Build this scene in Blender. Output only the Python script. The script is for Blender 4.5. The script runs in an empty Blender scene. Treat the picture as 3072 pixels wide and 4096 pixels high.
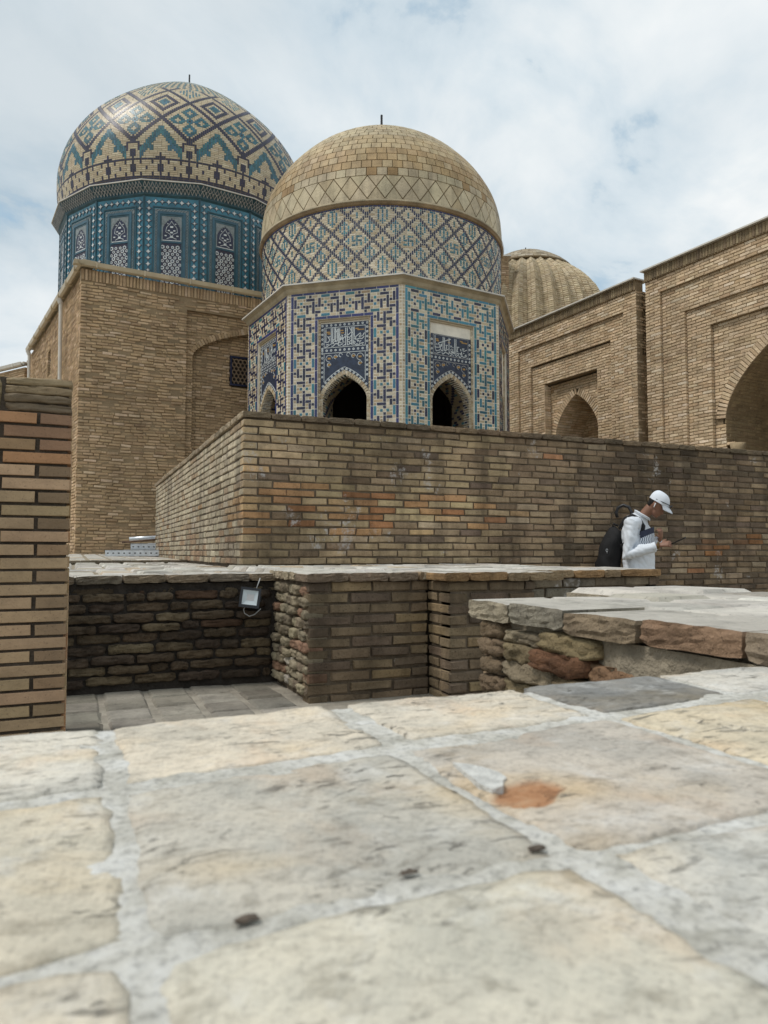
import bpy, bmesh, math, random
from mathutils import Vector, Matrix, noise
R = math.radians
random.seed(7)
scene = bpy.context.scene
COL = bpy.data.collections.new('place'); scene.collection.children.link(COL)

# ------------------------------------------------------------------ camera
CAMP = Vector((0, 0, .2)); YAW = R(23.2); PITCH = R(3.15)
cd = bpy.data.cameras.new('camera'); cam = bpy.data.objects.new('camera', cd); COL.objects.link(cam)
cam.location = CAMP; cam.rotation_euler = (R(90) + PITCH, 0, -YAW)
cd.sensor_fit = 'VERTICAL'; cd.sensor_height = 36; cd.lens = 36 * 2890 / 4096
cd.clip_start = .01; cd.clip_end = 3000
cd.dof.use_dof = True; cd.dof.focus_distance = 4.5; cd.dof.aperture_fstop = 9.0
scene.camera = cam
FWD = Vector((math.sin(YAW) * math.cos(PITCH), math.cos(YAW) * math.cos(PITCH), math.sin(PITCH)))
RGT = Vector((math.cos(YAW), -math.sin(YAW), 0)); UPV = RGT.cross(FWD)

# ------------------------------------------------------------------ light
SUN = Vector((-.50, .10, .86)).normalized()
sl = bpy.data.lights.new('sun', 'SUN'); sl.energy = 1.5; sl.angle = R(14); sl.color = (1, .955, .89)
so = bpy.data.objects.new('sun', sl); COL.objects.link(so); so.location = (-20, 5, 30)
so.rotation_euler = SUN.to_track_quat('Z', 'Y').to_euler()
world = bpy.data.worlds.new('World'); scene.world = world; world.use_nodes = True
scene.view_settings.view_transform = 'Standard'; scene.view_settings.look = 'None'
scene.view_settings.gamma = 1; scene.view_settings.use_curve_mapping = False
scene.view_settings.exposure = 0.42
def build_sky():
    nt = world.node_tree; nt.nodes.clear()
    N = lambda t, **k: _node(nt, t, **k)
    out = N('ShaderNodeOutputWorld'); bg = N('ShaderNodeBackground'); bg.inputs[1].default_value = .1
    sky = N('ShaderNodeTexSky'); sky.sky_type = 'NISHITA'; sky.sun_disc = False
    sky.sun_elevation = math.asin(SUN.z); sky.sun_rotation = math.atan2(SUN.x, SUN.y)
    tc = N('ShaderNodeTexCoord'); sep = N('ShaderNodeSeparateXYZ'); nt.links.new(tc.outputs['Generated'], sep.inputs[0])
    zz = math_(nt, 'ADD', math_(nt, 'MAXIMUM', sep.outputs[2], 0.0), .35)
    cx = math_(nt, 'DIVIDE', sep.outputs[0], zz); cy = math_(nt, 'DIVIDE', sep.outputs[1], zz)
    cmb = N('ShaderNodeCombineXYZ'); nt.links.new(cx, cmb.inputs[0]); nt.links.new(cy, cmb.inputs[1]); cmb.inputs[2].default_value = 5.15
    n1 = N('ShaderNodeTexNoise'); n1.inputs['Scale'].default_value = 2.9; n1.inputs['Detail'].default_value = 9; n1.inputs['Roughness'].default_value = .57; n1.inputs['Distortion'].default_value = .35
    nt.links.new(cmb.outputs[0], n1.inputs['Vector'])
    n2 = N('ShaderNodeTexNoise'); n2.inputs['Scale'].default_value = 1.25; n2.inputs['Detail'].default_value = 7; n2.inputs['Roughness'].default_value = .5; n2.inputs['Distortion'].default_value = .3
    mp = N('ShaderNodeMapping'); mp.inputs['Location'].default_value = (4.3, 1.7, 2.2); nt.links.new(cmb.outputs[0], mp.inputs[0]); nt.links.new(mp.outputs[0], n2.inputs['Vector'])
    cover = ramp(nt, n1.outputs[0], [(.30, (0, 0, 0)), (.41, (1, 1, 1))])
    shade = ramp(nt, n2.outputs[0], [(.30, (4.5, 5.1, 5.5)), (.42, (5.3, 5.85, 6.2)), (.52, (5.9, 6.35, 6.6)), (.64, (7.0, 7.2, 7.2))])
    fine = ramp(nt, n1.outputs[0], [(.34, (.70, .78, .84)), (.44, (.88, .92, .95)), (.52, (1.0, 1.0, 1.0)), (.62, (1.10, 1.07, 1.05))])
    mm = mix(nt, 'MULTIPLY', 1.0, shade, fine)
    skyb = mix(nt, 'MULTIPLY', 1.0, sky.outputs[0], (1.25, 1.25, 1.2, 1))
    skyc = mix(nt, 'MIX', .6, skyb, (2.3, 3.9, 5.0, 1))
    fin = mix(nt, 'MIX', cover, skyc, mm)
    nt.links.new(fin, bg.inputs[0]); nt.links.new(bg.outputs[0], out.inputs[0])

# ------------------------------------------------------------------ node helpers
def _node(nt, t, **k):
    n = nt.nodes.new(t)
    for a, b in k.items(): setattr(n, a, b)
    return n
def lk(nt, v, sock):
    if isinstance(v, bpy.types.NodeSocket): nt.links.new(v, sock)
    else: sock.default_value = v
def math_(nt, op, a, b=0.0):
    n = nt.nodes.new('ShaderNodeMath'); n.operation = op; lk(nt, a, n.inputs[0]); lk(nt, b, n.inputs[1]); return n.outputs[0]
def mix(nt, mode, f, a, b):
    n = nt.nodes.new('ShaderNodeMix'); n.data_type = 'RGBA'; n.blend_type = mode
    lk(nt, f, n.inputs[0])
    for v, s in ((a, n.inputs[6]), (b, n.inputs[7])):
        if isinstance(v, tuple) and len(v) == 3: v = (*v, 1)
        lk(nt, v, s)
    return n.outputs[2]
def ramp(nt, f, stops):
    n = nt.nodes.new('ShaderNodeValToRGB'); cr = n.color_ramp
    while len(cr.elements) < len(stops): cr.elements.new(.5)
    for e, (p, c) in zip(cr.elements, stops): e.position = p; e.color = (*c, 1)
    nt.links.new(f, n.inputs[0]); return n.outputs[0]
def noi(nt, vec, scale, detail=4, rough=.55, dist=0):
    n = nt.nodes.new('ShaderNodeTexNoise'); n.inputs['Scale'].default_value = scale; n.inputs['Detail'].default_value = detail
    n.inputs['Roughness'].default_value = rough; n.inputs['Distortion'].default_value = dist
    if vec is not None: nt.links.new(vec, n.inputs['Vector'])
    return n.outputs[0]
def scalevec(nt, vec, s):
    m = nt.nodes.new('ShaderNodeMapping'); m.inputs['Scale'].default_value = s; nt.links.new(vec, m.inputs[0]); return m.outputs[0]
build_sky()
g3 = lambda v: (v, v, v)

def newmat(name):
    m = bpy.data.materials.new(name); m.use_nodes = True; nt = m.node_tree
    b = nt.nodes['Principled BSDF']; pos = nt.nodes.new('ShaderNodeNewGeometry').outputs['Position']
    return m, nt, b, pos
def bumpit(nt, b, h, dist, strength=1.0):
    n = nt.nodes.new('ShaderNodeBump'); n.inputs['Distance'].default_value = dist; n.inputs['Strength'].default_value = strength
    nt.links.new(h, n.inputs['Height']); nt.links.new(n.outputs[0], b.inputs['Normal'])

def plain(name, col, rough=.6, metal=0.0, var=0.0, vs=8.0, bump=0.0, bs=40.0, spec=.5):
    m, nt, b, pos = newmat(name)
    b.inputs['Roughness'].default_value = rough; b.inputs['Metallic'].default_value = metal
    b.inputs['Specular IOR Level'].default_value = spec
    if var:
        f = noi(nt, pos, vs, 6, .6)
        c = ramp(nt, f, [(.3, tuple(x * (1 - var) for x in col)), (.7, tuple(min(1, x * (1 + var)) for x in col))])
        nt.links.new(c, b.inputs['Base Color'])
    else: b.inputs['Base Color'].default_value = (*col, 1)
    if bump: bumpit(nt, b, noi(nt, pos, bs, 5, .6), bump)
    return m

def brickmat(name, joined, grain=60., bump=.003, stain=.35, stain_scale=1.1, white=0.0, rough=.88, pits=.5, fine=.3, spec=.25, streak=0.0, top=None):
    """fired brick: each brick's own colour comes from the object (single bricks) or a face colour (joined ones)"""
    m, nt, b, pos = newmat(name)
    if joined:
        n = nt.nodes.new('ShaderNodeVertexColor'); n.layer_name = 'bc'; base = n.outputs[0]
    else: base = nt.nodes.new('ShaderNodeObjectInfo').outputs['Color']
    f1 = noi(nt, scalevec(nt, pos, (1, 1, 1.6)), grain * .18, 6, .65)
    c = mix(nt, 'MULTIPLY', 1.0, base, ramp(nt, f1, [(.28, g3(1 - fine)), (.5, g3(1.0)), (.75, g3(1 + fine * .7))]))
    f2 = noi(nt, scalevec(nt, pos, (1, 1, .6)), stain_scale, 7, .62)
    c = mix(nt, 'MULTIPLY', 1.0, c, ramp(nt, f2, [(.33, (1 - stain, 1 - stain * 1.02, 1 - stain * 1.0)), (.56, g3(1.0)), (.75, g3(1.1))]))
    if streak:
        fs = noi(nt, scalevec(nt, pos, (1, 1, .12)), 5., 6, .6)
        c = mix(nt, 'MULTIPLY', 1.0, c, ramp(nt, fs, [(.36, g3(1 - streak)), (.55, g3(1.0))]))
    fp = noi(nt, pos, grain * 1.4, 3, .7)
    c = mix(nt, 'MULTIPLY', 1.0, c, ramp(nt, fp, [(.30, g3(1 - pits)), (.42, g3(1.0))]))
    if white:
        fw = noi(nt, scalevec(nt, pos, (1, 1, .8)), 2.4, 9, .72, .3)
        fk = ramp(nt, fw, [(.655 - .05 * white, g3(0)), (.70 - .05 * white, g3(1))])
        fk2 = ramp(nt, noi(nt, pos, 22, 5, .7), [(.42, g3(0)), (.6, g3(.75))])
        c = mix(nt, 'MIX', mix(nt, 'MULTIPLY', 1.0, fk, fk2), c, (.52, .50, .48))
    if top:     # foot-worn, dust-bleached upper face of a coping brick, with bright top light painted in
        sz = nt.nodes.new('ShaderNodeSeparateXYZ'); nt.links.new(nt.nodes.new('ShaderNodeNewGeometry').outputs['True Normal'], sz.inputs[0])
        tc_ = ramp(nt, noi(nt, pos, 9, 6, .65), [(.3, tuple(q * .62 for q in top)), (.5, top), (.7, tuple(min(1, q * 1.12) for q in top))])
        c = mix(nt, 'MIX', ramp(nt, sz.outputs[2], [(.80, g3(0)), (.9, g3(.92))]), c, tc_)
    nt.links.new(c, b.inputs['Base Color'])
    b.inputs['Roughness'].default_value = rough; b.inputs['Specular IOR Level'].default_value = spec
    h = mix(nt, 'ADD', 1.0, ramp(nt, noi(nt, pos, grain, 6, .68), [(.2, g3(0)), (.8, g3(1))]), ramp(nt, noi(nt, pos, grain * .22, 3, .5), [(.2, g3(0)), (.8, g3(1.2))]))
    bumpit(nt, b, h, bump)
    return m
def bm2(name, **k): return (brickmat(name, False, **k), brickmat(name + '_mass', True, **k))

M = {}
M['old'] = bm2('old_brick', grain=55, bump=.005, stain=.45, white=.95, pits=.55, streak=.38)
M['pillar'] = bm2('pillar_brick', grain=80, bump=.002, stain=.25, stain_scale=2.5, pits=.4, fine=.16, spec=.4, rough=.7)
M['worn'] = bm2('worn_brick', grain=60, bump=.010, stain=.45, stain_scale=2.2, pits=.6, fine=.4)
M['coping'] = bm2('coping_brick', grain=60, bump=.009, stain=.45, stain_scale=2.5, pits=.55, fine=.38, top=(.56, .53, .47))
M['far'] = bm2('far_brick', grain=22, bump=.008, stain=.22, stain_scale=.55, pits=.3, fine=.22, streak=.18)
M['glaze'] = bm2('glazed_brick', grain=30, bump=.0015, stain=.15, stain_scale=.8, pits=.25, fine=.2, rough=.41, spec=.6)
M['slab'] = bm2('paving_brick', grain=45, bump=.005, stain=.3, stain_scale=3.0, pits=.35, fine=.3)
M['dometile'] = bm2('dome_tile', grain=18, bump=.004, stain=.3, stain_scale=.7, pits=.25, fine=.16, rough=.6, streak=.3)
M['mortar_dark'] = plain('dark_mortar', (.095, .075, .056), .95, var=.4, vs=14, bump=.012, bs=70)
M['mortar_mid'] = plain('earth_mortar', (.125, .095, .064), .95, var=.45, vs=7, bump=.014, bs=55)
M['mortar_lump'] = plain('lime_mortar', (.30, .255, .185), .95, var=.35, vs=9, bump=.02, bs=38)
M['mortar_far'] = plain('clay_mortar', (.26, .19, .112), .95, var=.25, vs=2, bump=.008, bs=30)
M['mortar_white'] = plain('gypsum_mortar', (.80, .75, .64), .9, var=.2, vs=3, bump=.003, bs=40)
M['mortar_dome'] = plain('dome_mortar', (.17, .125, .07), .9, var=.3, vs=4)
M['cornice'] = plain('plaster_cornice', (.40, .335, .225), .85, var=.28, vs=3, bump=.006, bs=30)
M['metal_white'] = plain('pale_flashing', (.62, .59, .53), .5, var=.12, vs=4)
M['gutter'] = plain('cream_gutter', (.50, .415, .28), .45, var=.14, vs=3)
M['black'] = plain('black_metal', (.012, .012, .014), .45)
M['alu'] = plain('aluminium', (.62, .65, .68), .35, .6, var=.18, vs=12)
M['rust'] = plain('rusty_iron', (.10, .055, .035), .8, var=.4, vs=12)
M['turq'] = plain('turquoise_tile', (.035, .165, .235), .33, var=.45, vs=2.6, bump=.002, bs=20)
M['navy'] = plain('navy_tile', (.017, .022, .055), .33, var=.4, vs=5)
M['teal_dark'] = plain('dark_teal_tile', (.02, .075, .10), .35, var=.4, vs=5)
M['white_tile'] = plain('white_tile', (.62, .66, .66), .35, var=.2, vs=9)
M['white_dim'] = plain('dull_white_tile', (.36, .36, .35), .5, var=.3, vs=9)
M['ochre'] = plain('ochre_tile', (.38, .22, .06), .4, var=.3, vs=9)
M['pinkish'] = plain('terracotta_tile', (.42, .22, .12), .5, var=.3, vs=9)
M['green_t'] = plain('green_tile', (.02, .10, .06), .4)
M['dark_room'] = plain('painted_darkness', (.035, .028, .022), .95, var=.2)  # near-black colour standing in for the darkness of unlit interiors and openings

# ------------------------------------------------------------------ mesh helpers
class MB:
    def __init__(s): s.v = []; s.f = []; s.c = []; s.mi = []
    def quad(s, pts, col=None, mi=0):
        n = len(s.v); s.v += [tuple(p) for p in pts]; s.f.append(tuple(range(n, n + len(pts)))); s.c.append(col); s.mi.append(mi)
    def add(s, verts, faces, col=None, mi=0):
        n = len(s.v); s.v += [tuple(p) for p in verts]
        for f in faces: s.f.append(tuple(i + n for i in f)); s.c.append(col); s.mi.append(mi)
    def box(s, o, ax, ay, az, col=None, mi=0):
        """o = corner, ax ay az = edge vectors (right handed)"""
        o = Vector(o); ax = Vector(ax); ay = Vector(ay); az = Vector(az)
        p = [o, o + ax, o + ax + ay, o + ay]; p += [q + az for q in p]
        s.add(p, [(3, 2, 1, 0), (4, 5, 6, 7), (0, 1, 5, 4), (1, 2, 6, 5), (2, 3, 7, 6), (3, 0, 4, 7)], col, mi)
    def abox(s, x0, x1, y0, y1, z0, z1, col=None, mi=0):
        s.box((x0, y0, z0), (x1 - x0, 0, 0), (0, y1 - y0, 0), (0, 0, z1 - z0), col, mi)
    def tube(s, pts, rad, n=8, closed=True, mi=0, col=None):
        pts = [Vector(p) for p in pts]; rings = []
        if not isinstance(rad, (list, tuple)): rad = [rad] * len(pts)
        ref = None
        for i, p in enumerate(pts):
            d = (pts[min(i + 1, len(pts) - 1)] - pts[max(i - 1, 0)]).normalized()
            if ref is None: ref = d.orthogonal().normalized()
            ref = (ref - d * ref.dot(d))
            ref = ref.normalized() if ref.length > 1e-6 else d.orthogonal().normalized()
            b = d.cross(ref); r = rad[i]
            rx, ry = r if isinstance(r, (list, tuple)) else (r, r)
            rings.append([p + ref * math.cos(2 * math.pi * k / n) * rx + b * math.sin(2 * math.pi * k / n) * ry for k in range(n)])
        base = len(s.v)
        for r_ in rings: s.v += [tuple(q) for q in r_]
        for i in range(len(pts) - 1):
            for k in range(n):
                a = base + i * n + k; b_ = base + i * n + (k + 1) % n
                s.f.append((a, b_, b_ + n, a + n)); s.c.append(col); s.mi.append(mi)
        if closed:
            s.f.append(tuple(base + k for k in reversed(range(n)))); s.c.append(col); s.mi.append(mi)
            s.f.append(tuple(base + (len(pts) - 1) * n + k for k in range(n))); s.c.append(col); s.mi.append(mi)
    def mesh(s, name, mats, smooth=False):
        me = bpy.data.meshes.new(name); me.from_pydata(s.v, [], s.f)
        for m in (mats if isinstance(mats, (list, tuple)) else [mats]): me.materials.append(m)
        if any(s.mi): me.polygons.foreach_set('material_index', s.mi)
        if any(c is not None for c in s.c):
            at = me.attributes.new('bc', 'FLOAT_COLOR', 'CORNER'); buf = []
            for f, c in zip(s.f, s.c):
                c = c or (.5, .5, .5); buf += [c[0], c[1], c[2], 1.0] * len(f)
            at.data.foreach_set('color', buf)
        if smooth: me.polygons.foreach_set('use_smooth', [True] * len(s.f))
        me.update(); return me
    def obj(s, name, mats, parent=None, smooth=False, **tags):
        return link(name, s.mesh(name, mats, smooth), parent, **tags)

def link(name, data, parent=None, world=True, **tags):
    o = bpy.data.objects.new(name, data); COL.objects.link(o)
    if parent is not None:
        o.parent = parent
        if world: o.matrix_parent_inverse = Matrix.Translation(-WORLDLOC.get(parent.name, Vector()))
    for k, v in tags.items():
        if v: o[k] = v
    return o
WORLDLOC = {}
def thing(name, loc, label, category, group=None, kind=None):
    o = bpy.data.objects.new(name, None); COL.objects.link(o); o.location = loc; o.empty_display_size = .2
    o['label'] = label; o['category'] = category
    if group: o['group'] = group
    if kind: o['kind'] = kind
    WORLDLOC[o.name] = Vector(loc); return o
def jit(c, a=.12, h=.015):
    k = 1 + random.uniform(-a, a); return tuple(max(.005, x * k * (1 + random.uniform(-h, h))) for x in c)
def pick(pal):
    r = random.random() * sum(w for w, _ in pal)
    for w, c in pal:
        r -= w
        if r <= 0: return c
    return pal[-1][1]

# ------------------------------------------------------------------ bricks
Z = Vector((0, 0, 1))
class Spec:
    __slots__ = ('p', 'a', 'n', 'u', 'w', 'h', 'd', 'col', 'st', 'vis')
    def __init__(s, p, a, n, u, w, h, d, col, st, vis=True):
        s.p = p; s.a = a; s.n = n; s.u = u; s.w = w; s.h = h; s.d = d; s.col = col; s.st = st; s.vis = vis
def right_of(n): return Vector((-n.y, n.x, 0)).normalized()

def brick_geo(w, h, d, st, rnd):
    """front face on y=0 looking to -y, centred on x and z"""
    if st == 'flat':
        x, z = w / 2, h / 2
        v = [(-x, 0, -z), (x, 0, -z), (x, 0, z), (-x, 0, z), (-x, d, -z), (x, d, -z), (x, d, z), (-x, d, z)]
        return v, [(0, 1, 2, 3), (1, 0, 4, 5), (2, 1, 5, 6), (3, 2, 6, 7), (0, 3, 7, 4)]
    if st in ('chamfer', 'cut'):
        c = min(h, w) * (.10 if st == 'chamfer' else .05); j = min(h, .06) * (.09 if st == 'chamfer' else .03)
        J = lambda: rnd.uniform(-j, j)
        x, z = w / 2, h / 2
        v = []
        for sx, sz in ((-1, -1), (1, -1), (1, 1), (-1, 1)): v.append((sx * (x - c) + J(), J() * .6, sz * (z - c) + J()))
        for sx, sz in ((-1, -1), (1, -1), (1, 1), (-1, 1)): v.append((sx * x + J(), c + J() * .5, sz * z + J()))
        for sx, sz in ((-1, -1), (1, -1), (1, 1), (-1, 1)): v.append((sx * x, d, sz * z))
        f = [(0, 1, 2, 3)]
        for i in range(4):
            k = (i + 1) % 4; f.append((k, i, i + 4, k + 4)); f.append((k + 4, i + 4, i + 8, k + 8))
        return v, f
    # worn lump
    big = st in ('rock', 'stone'); nx, nz = (11, 7) if big else (6, 4); v = []; seed = rnd.uniform(0, 90); am = min(h, .07) * (.40 if st == 'stone' else 1)
    tl, tr = rnd.uniform(-.1, .1), rnd.uniform(-.1, .1)
    for jz in range(nz):
        for ix in range(nx):
            s = ix / (nx - 1) * 2 - 1; t = jz / (nz - 1) * 2 - 1
            ex = abs(s) ** (13 if big else 7); ez = abs(t) ** (7 if big else 4)
            X = s * w / 2 * (1 - .22 * am / w * ez); Zz = t * h / 2 * (1 - .13 * ex)
            X += noise.noise((s * 2 + seed, t * 1.5, 3)) * am * .12; Zz += noise.noise((s * 2.5 + seed, t * .6, 9)) * am * .17 + (tl if s < 0 else tr) * abs(s) * h * .45
            Y = am * ((.16 if big else .20) * ex + (.11 if big else .12) * ez) + noise.noise((s * 3 + seed, t * 2, 17)) * am * .34
            if big: Y += noise.noise((s * 7 + seed, t * 4, 31)) * am * .15 + (abs(noise.noise((s * 4 + seed, t * 2, 77))) * am * .12); Zz += noise.noise((s * 9 + seed, t * 3, 41)) * am * .05; X += noise.noise((s * 4 + seed, t * 6, 51)) * am * .06
            v.append((X, Y, Zz))
    f = []
    for jz in range(nz - 1):
        for ix in range(nx - 1):
            a = jz * nx + ix; f.append((a, a + 1, a + nx + 1, a + nx))
    ring = [i for i in range(nx)] + [nx * j + nx - 1 for j in range(1, nz)] + [nx * (nz - 1) + i for i in range(nx - 2, -1, -1)] + [nx * j for j in range(nz - 2, 0, -1)]
    b0 = len(v)
    for i in ring: v.append((v[i][0], d, v[i][2]))
    L = len(ring)
    for i in range(L):
        k = (i + 1) % L; f.append((ring[k], ring[i], b0 + i, b0 + k))
    return v, f
GEO = {}
def geo_cached(w, h, d, st):
    var = random.randrange({'flat': 1, 'chamfer': 5, 'cut': 4}.get(st, 7))
    k = (max(1, round(w / .02)), max(1, round(h / .006)), max(1, round(d / .03)), st, var)
    if k not in GEO:
        qw, qh, qd = k[0] * .02, k[1] * .006, k[2] * .03
        GEO[k] = [qw, qh, qd, brick_geo(qw, qh, qd, st, random.Random(hash(k[:3]) + var)), {}]
    return GEO[k]
def finish_bricks(root, specs, name, mats, limit=300, stuffname=None):
    """largest in view become single objects, the rest one mass"""
    scored = []
    for i, s in enumerate(specs):
        v = s.p - CAMP; dep = v.dot(FWD); sc = -1
        if dep > .1 and s.vis:
            x = v.dot(RGT) / dep * 2890; y = v.dot(UPV) / dep * 2890
            if abs(x) < 1560 and abs(y) < 2060:
                sc = s.w * s.h * max(0, -s.n.dot(v.normalized())) / dep / dep
        scored.append((sc, i))
    scored.sort(reverse=True)
    single = [i for sc, i in scored[:limit] if sc > 0]; ss = set(single)
    loc = WORLDLOC.get(root.name, Vector()); mb = MB()
    for i, s in enumerate(specs):
        qw, qh, qd, (v, f), cache = geo_cached(s.w, s.h, s.d, s.st)
        B = Matrix((s.a, -s.n, s.u)).transposed()
        if i in ss:
            if mats[0].name not in cache:
                me = bpy.data.meshes.new(name); me.from_pydata(v, [], f); me.materials.append(mats[0])
                if s.st in ('worn', 'rock'): me.polygons.foreach_set('use_smooth', [True] * len(f))
                me.update(); cache[mats[0].name] = me
            o = bpy.data.objects.new(name, cache[mats[0].name]); COL.objects.link(o); o.parent = root
            o.matrix_basis = Matrix.Translation(s.p - loc) @ B.to_4x4() @ Matrix.Diagonal((s.w / qw, s.d / qd, s.h / qh, 1))
            o.color = (*s.col, 1)
        else:
            kx, ky, kz = s.w / qw, s.d / qd, s.h / qh
            mb.add([s.p + s.a * (q[0] * kx) - s.n * (q[1] * ky) + s.u * (q[2] * kz) for q in v], f, s.col)
    if mb.v: mb.obj(stuffname or (name + 's'), mats[1], root, smooth=any(s.st in ('worn', 'rock') for s in specs[:5]), kind='stuff')

def lay(specs, mort, P0, n, u0, u1, z0, z1, pal, bl=.265, ch=.07, joint=.013, off=0, depth=.12, hole=None, st='chamfer', rec=.012,
        jw=.006, batter=0.0, wob=0.0, half=True, vis=None, first=0, colfn=None, tilt=0.0, wave=0.0):
    """lay running-bond courses on a vertical face; hole(z) -> list of (u0,u1) left out"""
    a = right_of(n); P0 = Vector(P0); nc = max(1, round((z1 - z0) / ch)); ch = (z1 - z0) / nc
    for c in range(nc):
        zb = z0 + c * ch; zm = zb + ch / 2
        iv = [(u0, u1)]
        for h0, h1 in (hole(zm) if hole else []):
            nv = []
            for x0, x1 in iv:
                if h1 <= x0 or h0 >= x1: nv.append((x0, x1)); continue
                if h0 > x0 + .015: nv.append((x0, h0))
                if h1 < x1 - .015: nv.append((h1, x1))
            iv = nv
        for x0, x1 in iv:
            o = P0 + a * x0 + Z * zb + n * (off - rec + batter * (zb))
            if mort is not None: mort.box(o - n * depth + a * min(.014, (x1 - x0) * .2), a * (x1 - x0 - 2 * min(.014, (x1 - x0) * .2)), n * depth, Z * ch)
            x = x0; k = 0; L = bl * (.5 if ((c + first) % 2 and half) else 1.0)
            while x < x1 - .004:
                l = L if k == 0 else bl * (random.choice((1, 1, 1, 1, 1, .5)) if wob > .5 else 1.0)
                l *= 1 + random.uniform(-1, 1) * min(wob, .5) * .25
                e = min(x + l, x1)
                if x1 - e < bl * .22: e = x1
                wd = e - x - joint
                if wd > .012:
                    hh = ch - joint * random.uniform(.8, 1.25 + wob * .5)
                    p = P0 + a * (x + joint / 2 * (k > 0) + wd / 2 + random.uniform(-jw, jw) * .5) + n * (off + batter * zm + random.uniform(-jw, jw)) + Z * (zm + random.uniform(-jw, jw) * .4 + (noise.noise((x * .9, zm * .6, 5.5)) * wave if wave else 0))
                    col = colfn(x, zm) if colfn else jit(pick(pal))
                    aa, uu = a, Z
                    if tilt:
                        t = random.gauss(0, tilt); aa = (a + Z * t).normalized(); uu = (Z - a * t).normalized()
                    specs.append(Spec(p, aa, n, uu, wd, hh, depth * .95, col, st, vis(x, zm) if vis else True))
                x = e; k += 1

def arch_w(t, a): return a * max(0.0, 1 - max(0, t) ** 1.75) ** .82
def arch_hole(c, a, zs, H, z0=-9):
    def h(z):
        if z < z0: return []
        if z <= zs: return [(c - a, c + a)]
        t = (z - zs) / H
        if t >= 1: return []
        w = arch_w(t, a); return [(c - w, c + w)]
    return h
def rect_hole(x0, x1, z0, z1): return lambda z: [(x0, x1)] if z0 <= z <= z1 else []
def arch_curve(c, a, zs, H, n=40, leg=0.0):
    pts = []
    for i in range(n + 1):
        t = math.sin(i / n * math.pi / 2); pts.append((c - arch_w(t, a), zs + t * H))
    pts2 = [(2 * c - x, z) for x, z in reversed(pts[:-1])]
    if leg: pts = [(c - a, zs - leg)] + pts; pts2 = pts2 + [(c + a, zs - leg)]
    return pts + pts2
def resample(pts, step):
    out = []; acc = 0; d = []
    for p, q in zip(pts, pts[1:]): d.append(math.hypot(q[0] - p[0], q[1] - p[1]))
    tot = sum(d); n = max(2, round(tot / step)); 
    for i in range(n):
        s = (i + .5) / n * tot; k = 0
        while k < len(d) - 1 and s > d[k]: s -= d[k]; k += 1
        f = s / d[k] if d[k] else 0; p, q = pts[k], pts[k + 1]
        tx, tz = (q[0] - p[0]) / (d[k] or 1), (q[1] - p[1]) / (d[k] or 1)
        out.append((p[0] + (q[0] - p[0]) * f, p[1] + (q[1] - p[1]) * f, tx, tz, tot / n))
    return out
def voussoirs(specs, P0, n, c, a, zs, H, ring, thick, pal, off=0, depth=.1, st='chamfer', mort=None, leg=0):
    ax = right_of(n); P0 = Vector(P0)
    for x, z, tx, tz, L in resample(arch_curve(c, a, zs, H, leg=leg), thick):
        t = ax * tx + Z * tz; r = ax * (-tz) + Z * tx   # outward of the arch
        p = P0 + ax * x + Z * z + r * (ring / 2) + n * off
        specs.append(Spec(p, r, n, n.cross(r), ring - .012, L * .82, depth, jit(pick(pal), .1), st))
        if mort is not None: mort.box(p - r * ring / 2 + t * L / 2 - n * (depth + .01), r * ring, n * depth, -t * L)
def lining(specs, mort, P0, n, c, a, zs, H, depth, pal, leg=1.0, ch=.07, bl=.25, st='flat', off=0, classes=None):
    """bricks on the soffit of an arched passage, rows running inwards"""
    ax = right_of(n); P0 = Vector(P0); cv = arch_curve(c, a, zs, H, leg=leg)
    rows = resample(cv, ch)
    for i, (x, z, tx, tz, L) in enumerate(rows):
        t = ax * tx + Z * tz; r = ax * tz - Z * tx   # towards the opening
        k = 0; d = 0
        while d < depth - .02:
            l = bl * (.5 if (k == 0 and i % 2) else 1); e = min(depth, d + l)
            p = P0 + ax * x + Z * z + n * (off - (d + e) / 2)
            col = classes(i, k) if classes else jit(pick(pal), .1)
            A = -n; N_ = r; U = A.cross(-N_)
            specs.append(Spec(p, A, N_, U, e - d - .012, L - .012, .04, col, st)); d = e; k += 1
        o = P0 + ax * x + Z * z + n * off - r * .008 - t * (L / 2)
        mort.quad([o, o + t * L, o + t * L - n * depth, o - n * depth])

# ================================================================== SETTING
gm = plain('dusty_ground', (.30, .26, .20), .95, var=.25, vs=.8, bump=.01, bs=8)
g = MB(); g.quad([(-900, -900, -.80), (900, -900, -.80), (900, 900, -.80), (-900, 900, -.80)])
g.obj('ground', gm, kind='structure', label='dusty ground of the cemetery lane')

def crumble(x, y, s, seed=0.0): return noise.noise((x * s + seed, y * s - seed, seed * .7))

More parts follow.
